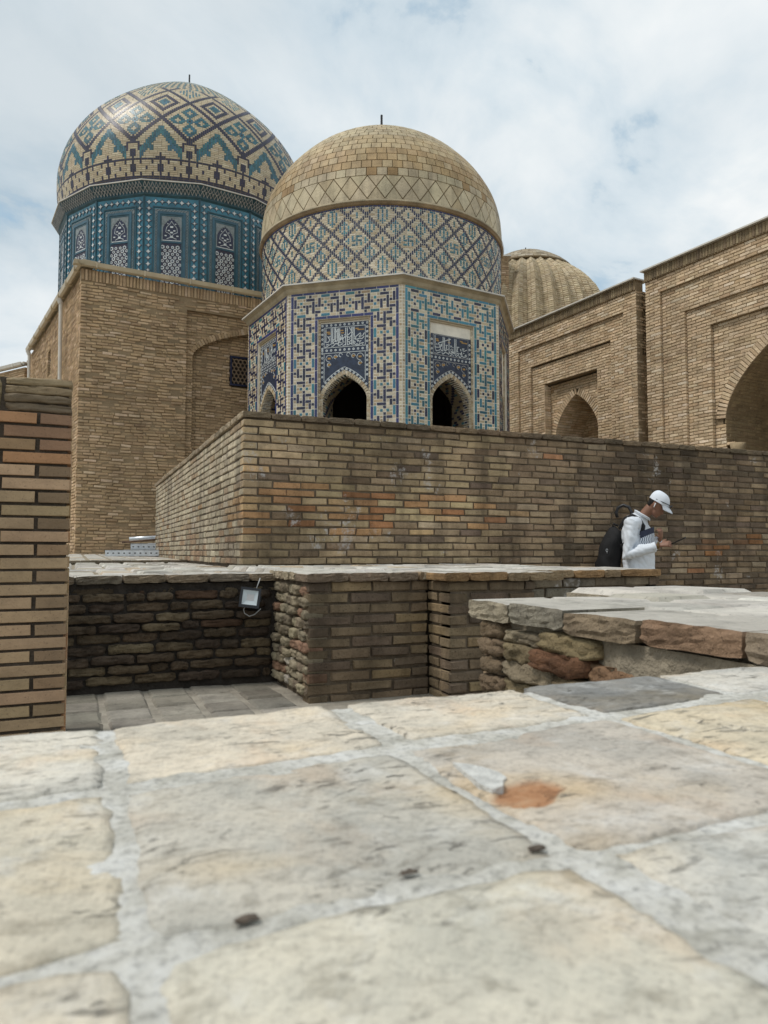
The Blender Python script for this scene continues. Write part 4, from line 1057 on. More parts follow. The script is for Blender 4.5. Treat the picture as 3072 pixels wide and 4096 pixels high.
while d < pd.len - .10:
    r = pd.at(d + .11)[0]; th = .225 if row < 8 else .21
    n_ = max(8, round(2 * math.pi * r / .262)) if row % 3 == 0 or r < 2.0 else n_
    for k in range(n_):
        an = 2 * math.pi * (k + .5 * (row % 2)) / n_
        if math.cos(an - cam_ang) < -.3: continue
        c = pick([(3, (.46, .335, .18)), (2, (.42, .295, .15)), (2, (.50, .385, .225))]) if row < 4 else (pick([(3, (.50, .39, .23)), (2, (.47, .36, .205)), (1, (.44, .325, .18))]) if row < 7 else pick([(3, (.53, .435, .275)), (2, (.50, .405, .25))]))
        if row == 0: c = pick([(6, (.50, .42, .28)), (1, (.36, .235, .11))])
        sp.append(dome_spec(OC, pd, an, d, min(d + th, pd.len - .02), 2 * math.pi * r / n_, jit(c, .06), 'flat', .012, .020))
    d += th; row += 1
finish_bricks(octo, sp, 'dome_tile', M['dometile'])
mb = MB(); lathe(mb, [p for p in pd.p[::3]] + [(0, 12.83)], OC, 120); mb.obj('dome_shell', M['mortar_dome'], octo, smooth=True)
mb = MB(); mb.tube([OC + Z * 12.75, OC + Z * 13.22], .036, 8); mb.obj('finial', M['black'], octo)

KO = .837; octo.location = (OC.x * KO, OC.y * KO, .033); octo.scale = (KO, KO, KO)      # drawn on a larger module, set down at its real size (6.4 m across)

# ------------------------------------------------------------------ great blue dome on its sixteen-sided drum, over the brick cube
maus = thing('domed_mausoleum', (.014, 17.402, 0), 'tall plain brick mausoleum carrying a turquoise panelled drum and zigzag blue dome', 'mausoleum')
def polar(cx, dc): return Vector((RGT.x, RGT.y, 0)) * ((cx - 1536) / 2890 * dc) + Vector((math.sin(YAW), math.cos(YAW), 0)) * dc
BC = polar(730, 22); BR = 3.6; toC = math.atan2(-math.cos(YAW), -math.sin(YAW))
bvert = []
for k in range(16):
    t = R(-2) + k * R(22.5)         # measured from the camera side, to the right
    bvert.append(BC + Vector((RGT.x, RGT.y, 0)) * (BR * math.sin(t)) - Vector((math.sin(YAW), math.cos(YAW), 0)) * (BR * math.cos(t)))
DB, DT = 6.4, 9.50
mb = MB()
for k in range(16): mb.quad([bvert[k] + Z * DB, bvert[(k + 1) % 16] + Z * DB, bvert[(k + 1) % 16] + Z * DT, bvert[k] + Z * DT])
mb.obj('drum_wall', M['turq'], maus)
F4 = [flower_mesh('quatrefoil', .062, [M['white_tile'], M['white_tile']], 4, .3, .010, True), flower_mesh('quatrefoil2', .058, [M['white_dim'], M['white_tile']], 4, .35, .010, True)]
F4b = flower_mesh('backfoil', .088, [M['navy']], 4, 0, .006, True)
HX = flower_mesh('hexring', .041, [M['white_tile'], M['navy']], 6, .5, .006)
FW = 2 * BR * math.sin(R(11.25))
for k in (-5, -4, -3, -2, -1, 0, 1, 2, 3, 4):
    A_, B_ = bvert[k % 16], bvert[(k + 1) % 16]; a = (B_ - A_).normalized(); n = Vector((a.y, -a.x, 0))
    vis = -4 <= k <= 2
    dk = MB(); te = MB(); wd = MB(); nv = MB(); wt = MB()
    P = A_ + n * .004
    def rect(mb, x0, x1, z0, z1, t): mb.box(P + a * x0 + Z * z0, a * (x1 - x0), n * t, Z * (z1 - z0)) if False else mb.box(P + a * x0 + Z * z0 + n * 0, a * (x1 - x0), Vector((0, 0, z1 - z0)), n * -t * -1) if False else mb.box(P + a * x0 + Z * z0, n * t, a * (x1 - x0), Z * (z1 - z0))
    # corner ribs and dark edge lines
    rect(dk, .0, .022, DB, DT, .022); rect(dk, FW - .022, FW, DB, DT, .022)
    rect(dk, .215, .245, DB, 9.20, .016); rect(dk, FW - .245, FW - .215, DB, 9.20, .016); rect(dk, .215, FW - .215, 9.20, 9.235, .016)
    # ornamental frame, inner teal frame, panel
    rect(wd, .275, .345, DB, 9.10, .012); rect(wd, FW - .345, FW - .275, DB, 9.10, .012); rect(wd, .275, FW - .275, 9.10, 9.165, .012)
    rect(te, .345, .41, DB, 9.03, .030); rect(te, FW - .41, FW - .345, DB, 9.03, .030); rect(te, .345, FW - .345, 9.03, 9.098, .030)
    rect(dk, .41, .45, DB, 8.98, .018); rect(dk, FW - .45, FW - .41, DB, 8.98, .018); rect(dk, .41, FW - .41, 8.98, 9.028, .018)
    rect(nv, .45, FW - .45, DB, 8.30, .008)
    # arched head with pale spandrels
    zs, c = 8.62, FW / 2
    hw = FW / 2 - .45
    for q in range(16):
        z0 = 8.30 + (8.978 - 8.30) * q / 16; z1 = 8.30 + (8.978 - 8.30) * (q + 1) / 16; t_ = max(0, ((z0 + z1) / 2 - zs) / .30); w_ = arch_w(t_, hw - .03) if t_ < 1 else 0
        rect(nv, c - max(w_, .002), c + max(w_, .002), z0, z1, .006)
        rect(wd, c - hw, c - w_, z0, z1, .014); rect(wd, c + w_, c + hw, z0, z1, .014)
    rect(te, .45, FW - .45, 8.27, 8.31, .022); rect(wt, .47, FW - .47, 8.325, 8.345, .012)
    # vase of flowers in the arched head
    for (fx, fz, r_) in ((0, 8.70, .045), (-.07, 8.60, .03), (.07, 8.60, .03), (0, 8.55, .04), (-.15, 8.46, .03), (.15, 8.46, .03), (0, 8.43, .045), (-.1, 8.78, .02), (.1, 8.78, .02)):
        ribbon(wt, [(c + fx - r_ * .5, fz), (c + fx + r_ * .5, fz)], r_, P, a, Z, n, .014)
    ribbon(wt, [(c - .12, 8.38), (c, 8.43), (c + .12, 8.38)], .014, P, a, Z, n, .012)
    for s in (-1, 1): ribbon(wt, [(c, 8.45), (c + s * .06, 8.52), (c + s * .15, 8.56), (c + s * .13, 8.68), (c + s * .03, 8.80), (c, 8.86)], .010, P, a, Z, n, .011)
    # star mesh below
    gl = MB()
    if vis:
        for q in range(18):
            for e in range(4):
                x = .48 + (FW - .96) * (e + .5 * (q % 2)) / 3.5; z = 8.20 - q * .0925
                if z > 6.9: ribbon(gl, [(x - .055, z - .045), (x + .055, z + .045)], .008, P, a, Z, n, .010); ribbon(gl, [(x + .055, z - .045), (x - .055, z + .045)], .008, P, a, Z, n, .010)
                if z > 7.0 and (q + e) % 1 == 0 and x < FW - .47: put('hexagon_rosette', HX, maus, P + n * .0085 + a * x + Z * (z - .046), a, n, 1.0 if (q + e) % 3 else 1.35) if -3 <= k <= 2 and .47 < x else None
    # interlace on the pale frame
    for q in range(34):
        z = DB + .3 + q * .077
        if z < 9.05:
            for xx in (.31, FW - .31): ribbon(dk, [(xx - .026, z - .03), (xx + .026, z + .03)], .012, P, a, Z, n, .0165); ribbon(dk, [(xx + .026, z - .03), (xx - .026, z + .03)], .012, P, a, Z, n, .0165)
    for q in range(11):
        x = .33 + q * .076
        if x < FW - .3: ribbon(dk, [(x - .03, 9.112), (x + .03, 9.155)], .012, P, a, Z, n, .0165)
    for mbx, nm, mt in ((dk, 'dark_frame', M['teal_dark']), (te, 'tile_frame', plain('blue_teal_tile', (.03, .10, .145), .35, var=.35, vs=4)) if 'bt' not in M else (te, 'tile_frame', M['bt']), (wd, 'interlace_frame', M['wd'] if 'wd' in M else plain('pale_interlace', (.20, .23, .235), .45, var=.35, vs=14)), (nv, 'niche_panel', M['navy']), (wt, 'flower_vase', M['white_tile']), (gl, 'star_lattice', M['rust'])):
        if mbx.v: mbx.obj(nm, mt, maus)
        if nm == 'tile_frame': M['bt'] = mt
        if nm == 'interlace_frame': M['wd'] = mt
    if vis:
        m = 0
        pts = [(.122, 9.33 - q * .165) for q in range(14)] + [(FW - .122, 9.33 - q * .165) for q in range(14)] + [(.122 + (FW - .244) * q / 7, 9.36) for q in range(1, 7)]
        for q, (x, z) in enumerate(pts):
            if z > 7.15:
                put('dark_quatrefoil', F4b, maus, P + a * x + Z * z, a, n); put('quatrefoil', F4[q % 2], maus, P + n * .006 + a * x + Z * z, a, n)
# honeycomb cornice
cm = MB(); lat = MB()
def poly16(r, z): return [BC + (v - BC) * (r / BR) + Z * z for v in bvert]
Rn = [(BR + .0, DT - .02), (BR + .05, DT + .03), (BR + .06, DT + .10), (BR + .15, DT + .20), (BR + .22, DT + .30)]
for (r0, z0), (r1, z1) in zip(Rn, Rn[1:]):
    A0, A1 = poly16(r0, z0), poly16(r1, z1)
    for k in range(16): cm.quad([A0[k], A0[(k + 1) % 16], A1[(k + 1) % 16], A1[k]])
cm.obj('cornice', M['teal_dark'], maus)
A0, A1 = poly16(BR + .07, DT + .06), poly16(BR + .215, DT + .285)
for k in range(16):
    if (k if k < 8 else k - 16) not in range(-6, 6): continue
    p0, p1, q0, q1 = A0[k], A0[(k + 1) % 16], A1[k], A1[(k + 1) % 16]; nn = 15
    a = (p1 - p0).normalized(); up = ((q0 + q1) - (p0 + p1)).normalized(); n = a.cross(up); W_ = (p1 - p0).length; Hh = ((q0 + q1) / 2 - (p0 + p1) / 2).length
    for q in range(nn):
        x0, x1 = W_ * q / nn, W_ * (q + 1) / nn; xm = (x0 + x1) / 2
        for rr in range(2):
            zb_, zt_ = Hh * rr / 2, Hh * (rr + 1) / 2; ribbon(lat, [(x0, zb_), (xm, zt_)], .014, p0 + n * .004, a, up, n, .008); ribbon(lat, [(x1, zb_), (xm, zt_)], .014, p0 + n * .004, a, up, n, .008)
        ribbon(lat, [(xm - .012, Hh * .48), (xm + .012, Hh * .48)], .03, p0 + n * .004, a, up, n, .008)
lat.obj('cornice_lattice', M['white_dim'], maus)
mb = MB(); A0, A1, A2 = poly16(BR + .25, DT + .30), poly16(BR + .25, DT + .325), poly16(BR - .2, DT + .345)
for k in range(16):
    q = (k + 1) % 16; mb.quad([A0[k], A0[q], A1[q], A1[k]]); mb.quad([A1[k], A1[q], A2[q], A2[k]]); mb.quad([poly16(BR + .1, DT + .3)[k], poly16(BR + .1, DT + .3)[q], A0[q], A0[k]])
mb.obj('flashing', M['metal_white'], maus)
# the dome
bd = Prof([(3.60, 9.84), (3.67, 10.2), (3.71, 10.7), (3.68, 11.27), (3.48, 11.93), (3.07, 12.6), (2.43, 13.25), (1.6, 13.92), (.74, 14.47), (.02, 14.82)])
sp = []; P28 = 28; NB = 16 * P28; CH = .0498; NR = int((bd.len - .12) / CH)
bang = math.atan2(-BC.y, -BC.x)
def dome_cls(i, j):
    if j < 1: return 'W'
    if j in (1, 2, 11): return 'L'
    if 3 <= j <= 10:
        x = i % 14; y = j - 3
        if x in (0, 7): return 'V' if (y in (0, 1, 2, 5, 6, 7)) == (x == 0) or x == 0 else ('t' if y in (3, 4) else '.')
        if x in (1, 13) and 2 <= y <= 5: return 'V'
        if x in (4, 10) and y in (0, 1, 6, 7): return 'V'
        return '.'
    y = j - 12
    x = i
    p, q = (x + y - 8) % P28, (x - y + 8) % P28
    if y < 58:
        on = (p in (0, 1, 2) or q in (0, 27, 26)) and y >= 8
        if on: return 'V'
        dx = mod(x, P28)
        if y < 13 and abs(dx) <= 4 and abs(y - 6) + abs(dx) * 1.5 <= 6.6: return '.' if (abs(dx) <= 1 and abs(y - 6) <= 1) or dx in (2, -2) else 'V'
        dx2 = mod(x - 14, P28)
        if y < 20 and abs(dx2) <= 10:
            e = abs(dx2) * 1.35 + y
            if 13.0 <= e <= 18.6 and y < 17.6: return 't'
            if abs(dx2) <= 2 and y == 0 or (dx2 == 0 and y in (1, 2)): return 'V'
            if 3.5 <= abs(dx2) <= 5 and 4 <= y <= 6: return 't'
            return '.'
        for (cx, cy) in ((0, 22), (14, 36), (0, 50)):
            ddx, ddy = mod(x - cx, P28), y - cy
            if abs(ddx) + abs(ddy) < 14:
                e = abs(ddx) + abs(ddy)
                if cy == 22:
                    for (ex, ey) in ((0, 6), (0, -6), (6, 0), (-6, 0)):
                        f = abs(ddx - ex) + abs(ddy - ey)
                        if f <= 4.2: return 't' if f >= 1.5 else '.'
                    return 'V' if e == 0 else ('t' if e <= 2.2 else '.')
                if cy == 36: return 'V' if 6 <= e <= 8.6 else ('t' if e < 3.6 else '.')
                return 't' if 2 < e < 8 and (ddx + 40) % 2 == 0 else '.'
        return '.'
    r = (p // 3 + q // 3) % 3
    return 't' if r == 0 else '.'
def dome_place(i, j, w, h, c):
    d0, d1 = .03 + j * CH, .03 + (j + h) * CH; r = bd.at((d0 + d1) / 2)[0]; an = bang + (i + w / 2 - NB / 2) / NB * 2 * math.pi
    if math.cos(an - bang) < -.25: return
    col = {'V': (.018, .017, .048), 't': (.03, .135, .175), 'L': (.018, .018, .05), 'W': (.45, .40, .32)}.get(c); col = jit(col, .3, .1) if col else jit(pick([(5, (.57, .48, .32)), (3, (.52, .42, .27)), (1, (.62, .54, .39))]), .07)
    wd = 2 * math.pi * r / NB * w
    g = min(.012, wd * .16)
    sp.append(dome_spec(BC, bd, an, d0, d1, wd, col, 'flat', .004 if c == '.' else .007, g, .03))
mosaic(NB, 92, dome_cls, dome_place, 3, 4)
finish_bricks(maus, sp, 'dome_brick', M['glaze'])
sp2 = []; j = 92; 
while .03 + (j + 1) * CH < bd.len - .04:
    d0 = .03 + j * CH; r = bd.at(d0)[0]; n_ = max(12, int(2 * math.pi * r / .12))
    for k in range(n_):
        an = bang + 2 * math.pi * (k + .5 * (j % 2)) / n_
        tq = ((k * 28 // max(1, n_) + j) % 4 == 0) or ((k + j // 3) % 5 == 0)
        sp2.append(dome_spec(BC, bd, an, d0, d0 + CH, 2 * math.pi * r / n_, jit((.16, .33, .37), .2) if tq else jit((.44, .40, .32), .1), 'flat', .004, .010, .03))
    j += 1
finish_bricks(maus, sp2, 'crown_brick', M['glaze'], limit=200)
mb = MB(); lathe(mb, bd.p[::3] + [(0, 14.83)], BC, 128); mb.obj('dome_shell', plain('dome_joint', (.26, .215, .15), .9, var=.2), maus, smooth=True)
mb = MB(); mb.tube([BC + Z * 14.75, BC + Z * 15.22], .025, 8); mb.obj('finial', M['black'], maus)

# brick cube under it
C0 = Vector((.014, 17.402, 0)); Wd = Vector((.9956, .094, 0)).normalized(); Sd = Vector((-.177, .984, 0)).normalized()
nF = Vector((Wd.y, -Wd.x, 0)); nS = Vector((-Sd.y, Sd.x, 0)); nS = nS if nS.x < 0 else -nS
PAL_F = [(5, (0.515, 0.363, 0.216)), (4, (0.459, 0.321, 0.187)), (3, (0.571, 0.41, 0.257)), (1, (0.376, 0.26, 0.156)), (.6, (0.64, 0.479, 0.328))]
sp = []; mo = MB(); TOPZ = 6.62
PN = (2.39, 8.0, -1, 6.06)
def vis_f(x, z): return x < 2.6 and z < 6.5
lay(sp, mo, C0, nF, -.0, 4.32, .12, TOPZ - .30, PAL_F, bl=.255, ch=.0715, joint=.016, depth=.20, hole=rect_hole(*PN), st='chamfer', wob=1, jw=.016, rec=.013, tilt=.03, wave=.07, vis=vis_f)
lay(sp, mo, C0, nF, 2.39, 4.32, .12, 6.06, PAL_F, bl=.255, ch=.0715, joint=.016, off=-.10, depth=.2, hole=arch_hole(4.55, 1.98, 4.95, .84), st='chamfer', wob=1, jw=.013, rec=.013, tilt=.025, wave=.06)
lay(sp, mo, C0, nF, 2.55, 4.32, .12, 5.9, PAL_F, bl=.255, ch=.0715, joint=.016, off=-.24, depth=.2, hole=rect_hole(3.52, 4.02, 4.36, 5.13), st='chamfer', wob=1, jw=.012, rec=.013, tilt=.02, wave=.05)
voussoirs(sp, C0, nF, 4.55, 1.98, 4.95, .84, .16, .075, PAL_F, off=-.085, depth=.12)
for k in range(58):   # soldier course under the gutter
    sp.append(Spec(C0 + Wd * (.04 + k * .0745) + nF * (.012 + random.uniform(-.008, .008)) + Z * (TOPZ - .15), Wd, nF, Z, .056, .25, .12, jit(pick(PAL_F), .1), 'chamfer', k < 52))
mo.box(C0 - nF * .2 + Z * (TOPZ - .3) - nF * .0, Wd * 4.32, nF * .19, Z * .28)
sp = [q for q in sp if (q.p - C0).dot(Wd) < 4.34]
# left side wall, leaning slightly inwards
aS = right_of(nS)
lay(sp, mo, C0 - aS * 9.5, nS, 0, 9.495, .12, TOPZ, PAL_F, bl=.255, ch=.0715, joint=.016, depth=.2, st='chamfer', wob=.4, jw=.008, rec=.014, batter=-.012, hole=rect_hole(4.55, 5.05, 5.15, 5.80))
finish_bricks(maus, sp, 'brick', M['far'])
mo.obj('mortar', M['mortar_far'], maus)
mb = MB()
for x0, x1, y0, y1 in ((.35, 4.2, .36, 2.5), (.35, 7.0, 2.5, 9.4)):
    q = [C0 + Wd * x0 + Sd * y0, C0 + Wd * x1 + Sd * y0, C0 + Wd * x1 + Sd * y1, C0 + Wd * x0 + Sd * y1]
    mb.add(q + [v + Z * 6.6 for v in q], [(0, 1, 5, 4), (1, 2, 6, 5), (2, 3, 7, 6), (3, 0, 4, 7), (4, 5, 6, 7)])
mb.obj('core', M['mortar_far'], maus)
# window grille
def grille(P, a, n, x0, x1, z0, z1, parent):
    fr = MB(); rib = MB(); bk = MB()
    bk.box(P + a * x0 + Z * z0 - n * .07, n * .01, a * (x1 - x0), Z * (z1 - z0)); bk.obj('window_dark', M['dark_room'], parent)
    for q0, q1, r0, r1 in ((x0, x0 + .045, z0, z1), (x1 - .045, x1, z0, z1), (x0 + .045, x1 - .045, z0, z0 + .045), (x0 + .045, x1 - .045, z1 - .045, z1)): fr.box(P + a * q0 + Z * r0 - n * .06, n * .07, a * (q1 - q0), Z * (r1 - r0))
    fr.obj('window_frame', M['navy'], parent)
    s = .062; yy = z0 + .07; row = 0
    while yy < z1 - .04:
        xx = x0 + .06 + (.5 * s * 1.73 if row % 2 else 0)
        while xx < x1 - .04:
            ribbon(rib, [(xx + s * .98 * math.cos(q * math.pi / 3 + math.pi / 6), yy + s * .98 * math.sin(q * math.pi / 3 + math.pi / 6)) for q in range(7)], .026, P - n * .045, a, Z, n, .03); xx += s * 1.73
        yy += s * 1.5; row += 1
    rib.obj('window_grille', plain('clay_grille', (.34, .245, .165), .8, var=.2), parent)
grille(C0 - nF * .24, Wd, nF, 3.53, 4.01, 4.37, 5.12, maus)
# gutters and downpipes
gt = MB()
def gutter(mb, P, d, n, L, z, r=.075):
    prof = [(.0, .0), (.02, -.085), (.075, -.115), (.13, -.09), (.155, .0), (.145, .0), (.12, -.075), (.04, -.075), (.01, 0)]
    m = len(prof)
    v0 = [P + n * (x + .0) + Z * (z + y) for x, y in prof]; v1 = [v + d * L for v in v0]
    mb.add(v0 + v1, [(k, (k + 1) % m, (k + 1) % m + m, k + m) for k in range(m)])
    mb.box(P + Z * (z - .005) - n * .25, d * L, n * .30, Z * .03)
    q = .45
    while q < L: mb.box(P + d * q + Z * (z - .122) + n * -.004, d * .035, n * .165, Z * .128); q += 1.05
gutter(gt, C0 - Wd * .16 + nF * .02, Wd, nF, 4.5, TOPZ + .11); gt.obj('front_gutter', M['gutter'], maus)
gt = MB(); nSl = nS
Pg = C0 + nSl * -.05 - Sd * .17; gutter(gt, Pg, Sd, nSl, 8.6, TOPZ + .112); gt.obj('side_gutter', M['gutter'], maus)
for t, z0, lab in ((2.15, 1.0, 1), (7.75, 1.0, 2)):
    pp = MB(); B_ = C0 + Sd * t + nS * .07
    pp.tube([B_ + Z * 6.52 + nS * .05, B_ + Z * 6.40 - nS * .0], .06, 10); pp.tube([B_ + Z * 6.42, B_ + Z * z0 - nS * .05], .045, 10); pp.obj('downpipe', M['metal_white'], maus)
mb = MB(); P = C0 + Sd * 4.45 + nS * -.13; mb.box(P + Z * 5.15, nS * -.03, Sd * .5, Z * .65); mb.obj('side_window', M['dark_room'], maus)
# lower annex behind, seen at the far left
anx = thing('brick_annex', (-3.2, 27.6, 0), 'low brick annex with a white gutter at the far left edge behind the pier', 'building')
PA = C0 + Sd * 8.9 + nS * .05; dA = Vector((-.56, .83, 0)).normalized(); nA = Vector((-dA.y, dA.x, 0)); nA = nA if nA.dot(CAMP - PA) > 0 else -nA
sp = []; mo = MB()
lay(sp, mo, PA if right_of(nA).dot(dA) > 0 else PA + dA * 6, nA, 0, 6, .1, 6.25, PAL_F, bl=.255, ch=.0715, joint=.016, depth=.2, st='chamfer', wob=.4, jw=.007)
finish_bricks(anx, sp, 'brick', M['far']); mo.obj('mortar', M['mortar_far'], anx)
gt = MB(); gutter(gt, PA, dA, nA, 6, 6.40); gt.obj('gutter', M['metal_white'], anx)

# ------------------------------------------------------------------ portals on the right
B0 = Vector((13.036, 13.779, 0)); Qd = Vector((-.091, .996, 0)).normalized(); nP = Vector((-Qd.y, Qd.x, 0)); nP = nP if nP.x < 0 else -nP
aP = right_of(nP)      # runs towards the camera (right in the view)
PAL_Q = [(5, (0.651, 0.496, 0.328)), (4, (0.602, 0.453, 0.293)), (3, (0.702, 0.552, 0.383)), (1.2, (0.526, 0.379, 0.236)), (.8, (0.752, 0.621, 0.46))]
def eaves(root, P, d, n, L, z, sp, dark=(.20, .15, .09)):
    k = 0; x = .0
    while x < L - .05:
        sp.append(Spec(P + d * (x + .04) + n * (.05 + random.uniform(-.006, .006)) + Z * (z + .13), d, n, Z, .056, .23, .14, jit(pick([(3, (.25, .19, .115)), (2, (.20, .15, .095)), (1, (.30, .235, .145))]), .12), 'chamfer')); x += .0775
    mb = MB(); mb.box(P - n * .25 + Z * (z), d * L, n * .285, Z * .26); mb.obj('eaves', M['mortar_far'], root)
    mb = MB(); mb.box(P - d * .05 - n * .4 + Z * (z + .262), d * (L + .1), n * .53, Z * .035); mb.obj('flashing', M['metal_white'], root)
# farther, lower portal
pa = thing('farther_portal', (12.7, 17, 0), 'farther brick portal with a shadowed pointed niche in stepped rectangular frames', 'portal')
sp = []; mo = MB(); PA0 = B0 + Qd * 5.45; LA = 5.15; ca = 2.58; CHP = .0755
kw = dict(bl=.262, ch=CHP, joint=.015, st='chamfer', wob=.15, jw=.004, depth=.14, rec=.012)
lay(sp, mo, PA0, nP, 0, LA, 0, 6.86, PAL_Q, hole=rect_hole(ca - 2.13, ca + 2.13, -1, 6.42), vis=lambda x, z: z > 3.4, **kw)
lay(sp, mo, PA0, nP, ca - 2.13, ca + 2.13, 0, 6.42, PAL_Q, off=-.065, hole=rect_hole(ca - 1.62, ca + 1.62, -1, 5.79), vis=lambda x, z: z > 3.4, **kw)
lay(sp, mo, PA0, nP, ca - 1.62, ca + 1.62, 0, 5.79, PAL_Q, off=-.13, hole=rect_hole(ca - 1.06, ca + 1.06, -1, 5.16), vis=lambda x, z: z > 3.4, **kw)
kd = dict(kw); kd['depth'] = .2
lay(sp, mo, PA0, nP, ca - 1.06, ca + 1.06, 0, 5.16, PAL_Q, off=-.36, hole=arch_hole(ca, 1.05, 3.66, 1.22), **kd)
voussoirs(sp, PA0, nP, ca, .85, 3.60, 1.10, .22, .075, PAL_Q, off=-.35, depth=.12, mort=mo, leg=.4)
for sx in (-1, 1):
    x0 = ca + sx * 1.06; 
    for q in range(int(5.16 / CHP)):    # deep reveals of the niche
        mo.box(PA0 + aP * (x0 - (.06 if sx > 0 else 0) + (.06 if sx > 0 else 0)) + Z * q * CHP - nP * .36 + aP * (.0 if sx > 0 else -.05), aP * .05, nP * .22, Z * CHP) if q == 0 else None
        for e in range(1): sp.append(Spec(PA0 + aP * (x0) + nP * -.25 + Z * (q + .5) * CHP, (-nP if sx < 0 else nP), aP * (-sx), Z, .22, CHP - .015, .05, jit(pick(PAL_Q), .1), 'flat'))
ln = []; lm_ = MB(); lining(ln, lm_, PA0, nP, ca, .845, 3.60, 1.10, 1.1, PAL_Q, leg=3.6, ch=.075, bl=.25, off=-.36)
lay(sp, mo, PA0, nP, ca - .9, ca + .9, 0, 4.8, PAL_Q, off=-1.42, **kw)
mo.box(PA0 + aP * (LA + .0) - nP * 1.2, -aP * .05, nP * 1.18, Z * 6.86)
# return side at the near end
nR = aP
lay(sp, mo, PA0 + aP * LA - nP * .0, nR, -.55 if right_of(nR).dot(nP) > 0 else .0, .0 if right_of(nR).dot(nP) > 0 else .55, 0, 6.86, PAL_Q, **kw)
eaves(pa, PA0, aP, nP, LA, 6.86, sp)
finish_bricks(pa, sp, 'brick', M['far']); mo.obj('mortar', M['mortar_far'], pa)
finish_bricks(pa, ln, 'vault_brick', M['far'], limit=0); lm_.obj('vault', M['mortar_far'], pa)
mb = MB(); mb.box(PA0 - nP * 6 + Z * 0, aP * LA, nP * 4.4, Z * 6.7); mb.obj('core', M['mortar_far'], pa)
mb = MB(); mb.box(PA0 - nP * 1.7 + Z * 5.2, aP * LA, nP * 1.5, Z * 1.6); mb.obj('roof_fill', M['mortar_far'], pa)
# linking strip between the portals
sp = []; mo = MB(); lay(sp, mo, PA0 + aP * LA, nP, 0, .42, 0, 7.14, PAL_Q, off=-.40, **kw); finish_bricks(pa, sp, 'link_brick', M['far'], limit=60); mo.obj('link_mortar', M['mortar_far'], pa)
# nearer, taller portal with a deep arched iwan
pb = thing('nearer_portal', (13.2, 11, 0), 'nearer tall brick portal with a deep arched iwan at the right edge', 'portal')
sp = []; mo = MB(); PB0 = B0; LB = 8.6; cb = 4.3; ZT = 7.16
lay(sp, mo, PB0, nP, 0, LB, 0, ZT - .22, PAL_Q, hole=rect_hole(.45, LB - .45, -1, 6.58), vis=lambda x, z: z > 2.4 and x < 3.8, **kw)
lay(sp, mo, PB0, nP, .45, LB - .45, 0, 6.58, PAL_Q, off=-.065, hole=rect_hole(1.1, LB - 1.1, -1, 5.93), vis=lambda x, z: z > 2.4 and x < 3.8, **kw)
lay(sp, mo, PB0, nP, 1.1, LB - 1.1, 0, 5.93, PAL_Q, off=-.13, hole=rect_hole(1.74, LB - 1.74, -1, 5.41), vis=lambda x, z: z > 2.4 and x < 3.8, **kw)
AB, HB, ZB = 2.28, 2.05, 3.2
lay(sp, mo, PB0, nP, 1.74, LB - 1.74, 0, 5.41, PAL_Q, off=-.22, hole=lambda z: arch_hole(cb, AB + .255, ZB, HB + .235, 3.08)(z) or ([(cb - AB, cb + AB)] if z <= 3.08 else []), vis=lambda x, z: z > 2.4 and x < 3.8, **kw)
voussoirs(sp, PB0, nP, cb, AB, ZB, HB, .25, .077, PAL_Q, off=-.20, depth=.12, mort=mo)
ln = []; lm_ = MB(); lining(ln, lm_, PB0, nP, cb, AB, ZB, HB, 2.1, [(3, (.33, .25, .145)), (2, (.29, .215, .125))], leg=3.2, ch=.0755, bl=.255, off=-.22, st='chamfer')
lay(sp, mo, PB0, nP, cb - 2.4, cb + 2.4, 0, 5.4, PAL_Q, off=-2.3, hole=lambda z: arch_hole(cb + .2, .9, 1.9, .9)(z) + [(cb - 1.9, cb - 1.25)] * (1.2 < z < 2.6), **kw)
lay(sp, mo, PB0, nP, cb - 2.2, cb + 2.2, 0, 3, PAL_Q, off=-2.55, **kw)
# pedestal with a short engaged column at the jamb
P = PB0 + aP * (cb - AB) - nP * .22
for q in range(30): sp.append(Spec(P + aP * .09 - nP * .0 + Z * (2.62 + .0), aP, nP, Z, .2, .06, .1, jit(pick(PAL_Q)), 'chamfer')) if q == 0 else None
mo2 = MB(); mo2.tube([P + aP * .20 - nP * .10 + Z * 1.2, P + aP * .20 - nP * .10 + Z * 2.50, P + aP * .20 - nP * .10 + Z * 2.62], [.15, .15, .17], 16); mo2.obj('engaged_column', plain('column_brick', (.36, .275, .165), .9, var=.25, vs=6, bump=.01, bs=25), pb, smooth=True)
eaves(pb, PB0 - aP * .0, aP, nP, LB, ZT - .22, sp)
finish_bricks(pb, sp, 'brick', M['far']); mo.obj('mortar', M['mortar_far'], pb)
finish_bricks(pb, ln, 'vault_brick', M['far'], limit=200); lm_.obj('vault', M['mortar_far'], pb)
mb = MB(); mb.box(PB0 - nP * 5 + Z * 0, aP * LB, nP * 2.3, Z * 7.0); mb.obj('core', M['mortar_far'], pb)
mb = MB(); mb.box(PB0 - nP * 2.7 + Z * 5.45, aP * LB, nP * 2.45, Z * 1.5); mb.box(PB0 - nP * 2.7, aP * (cb - AB - .1), nP * 2.45, Z * 6.2); mb.obj('side_fill', M['mortar_far'], pb)

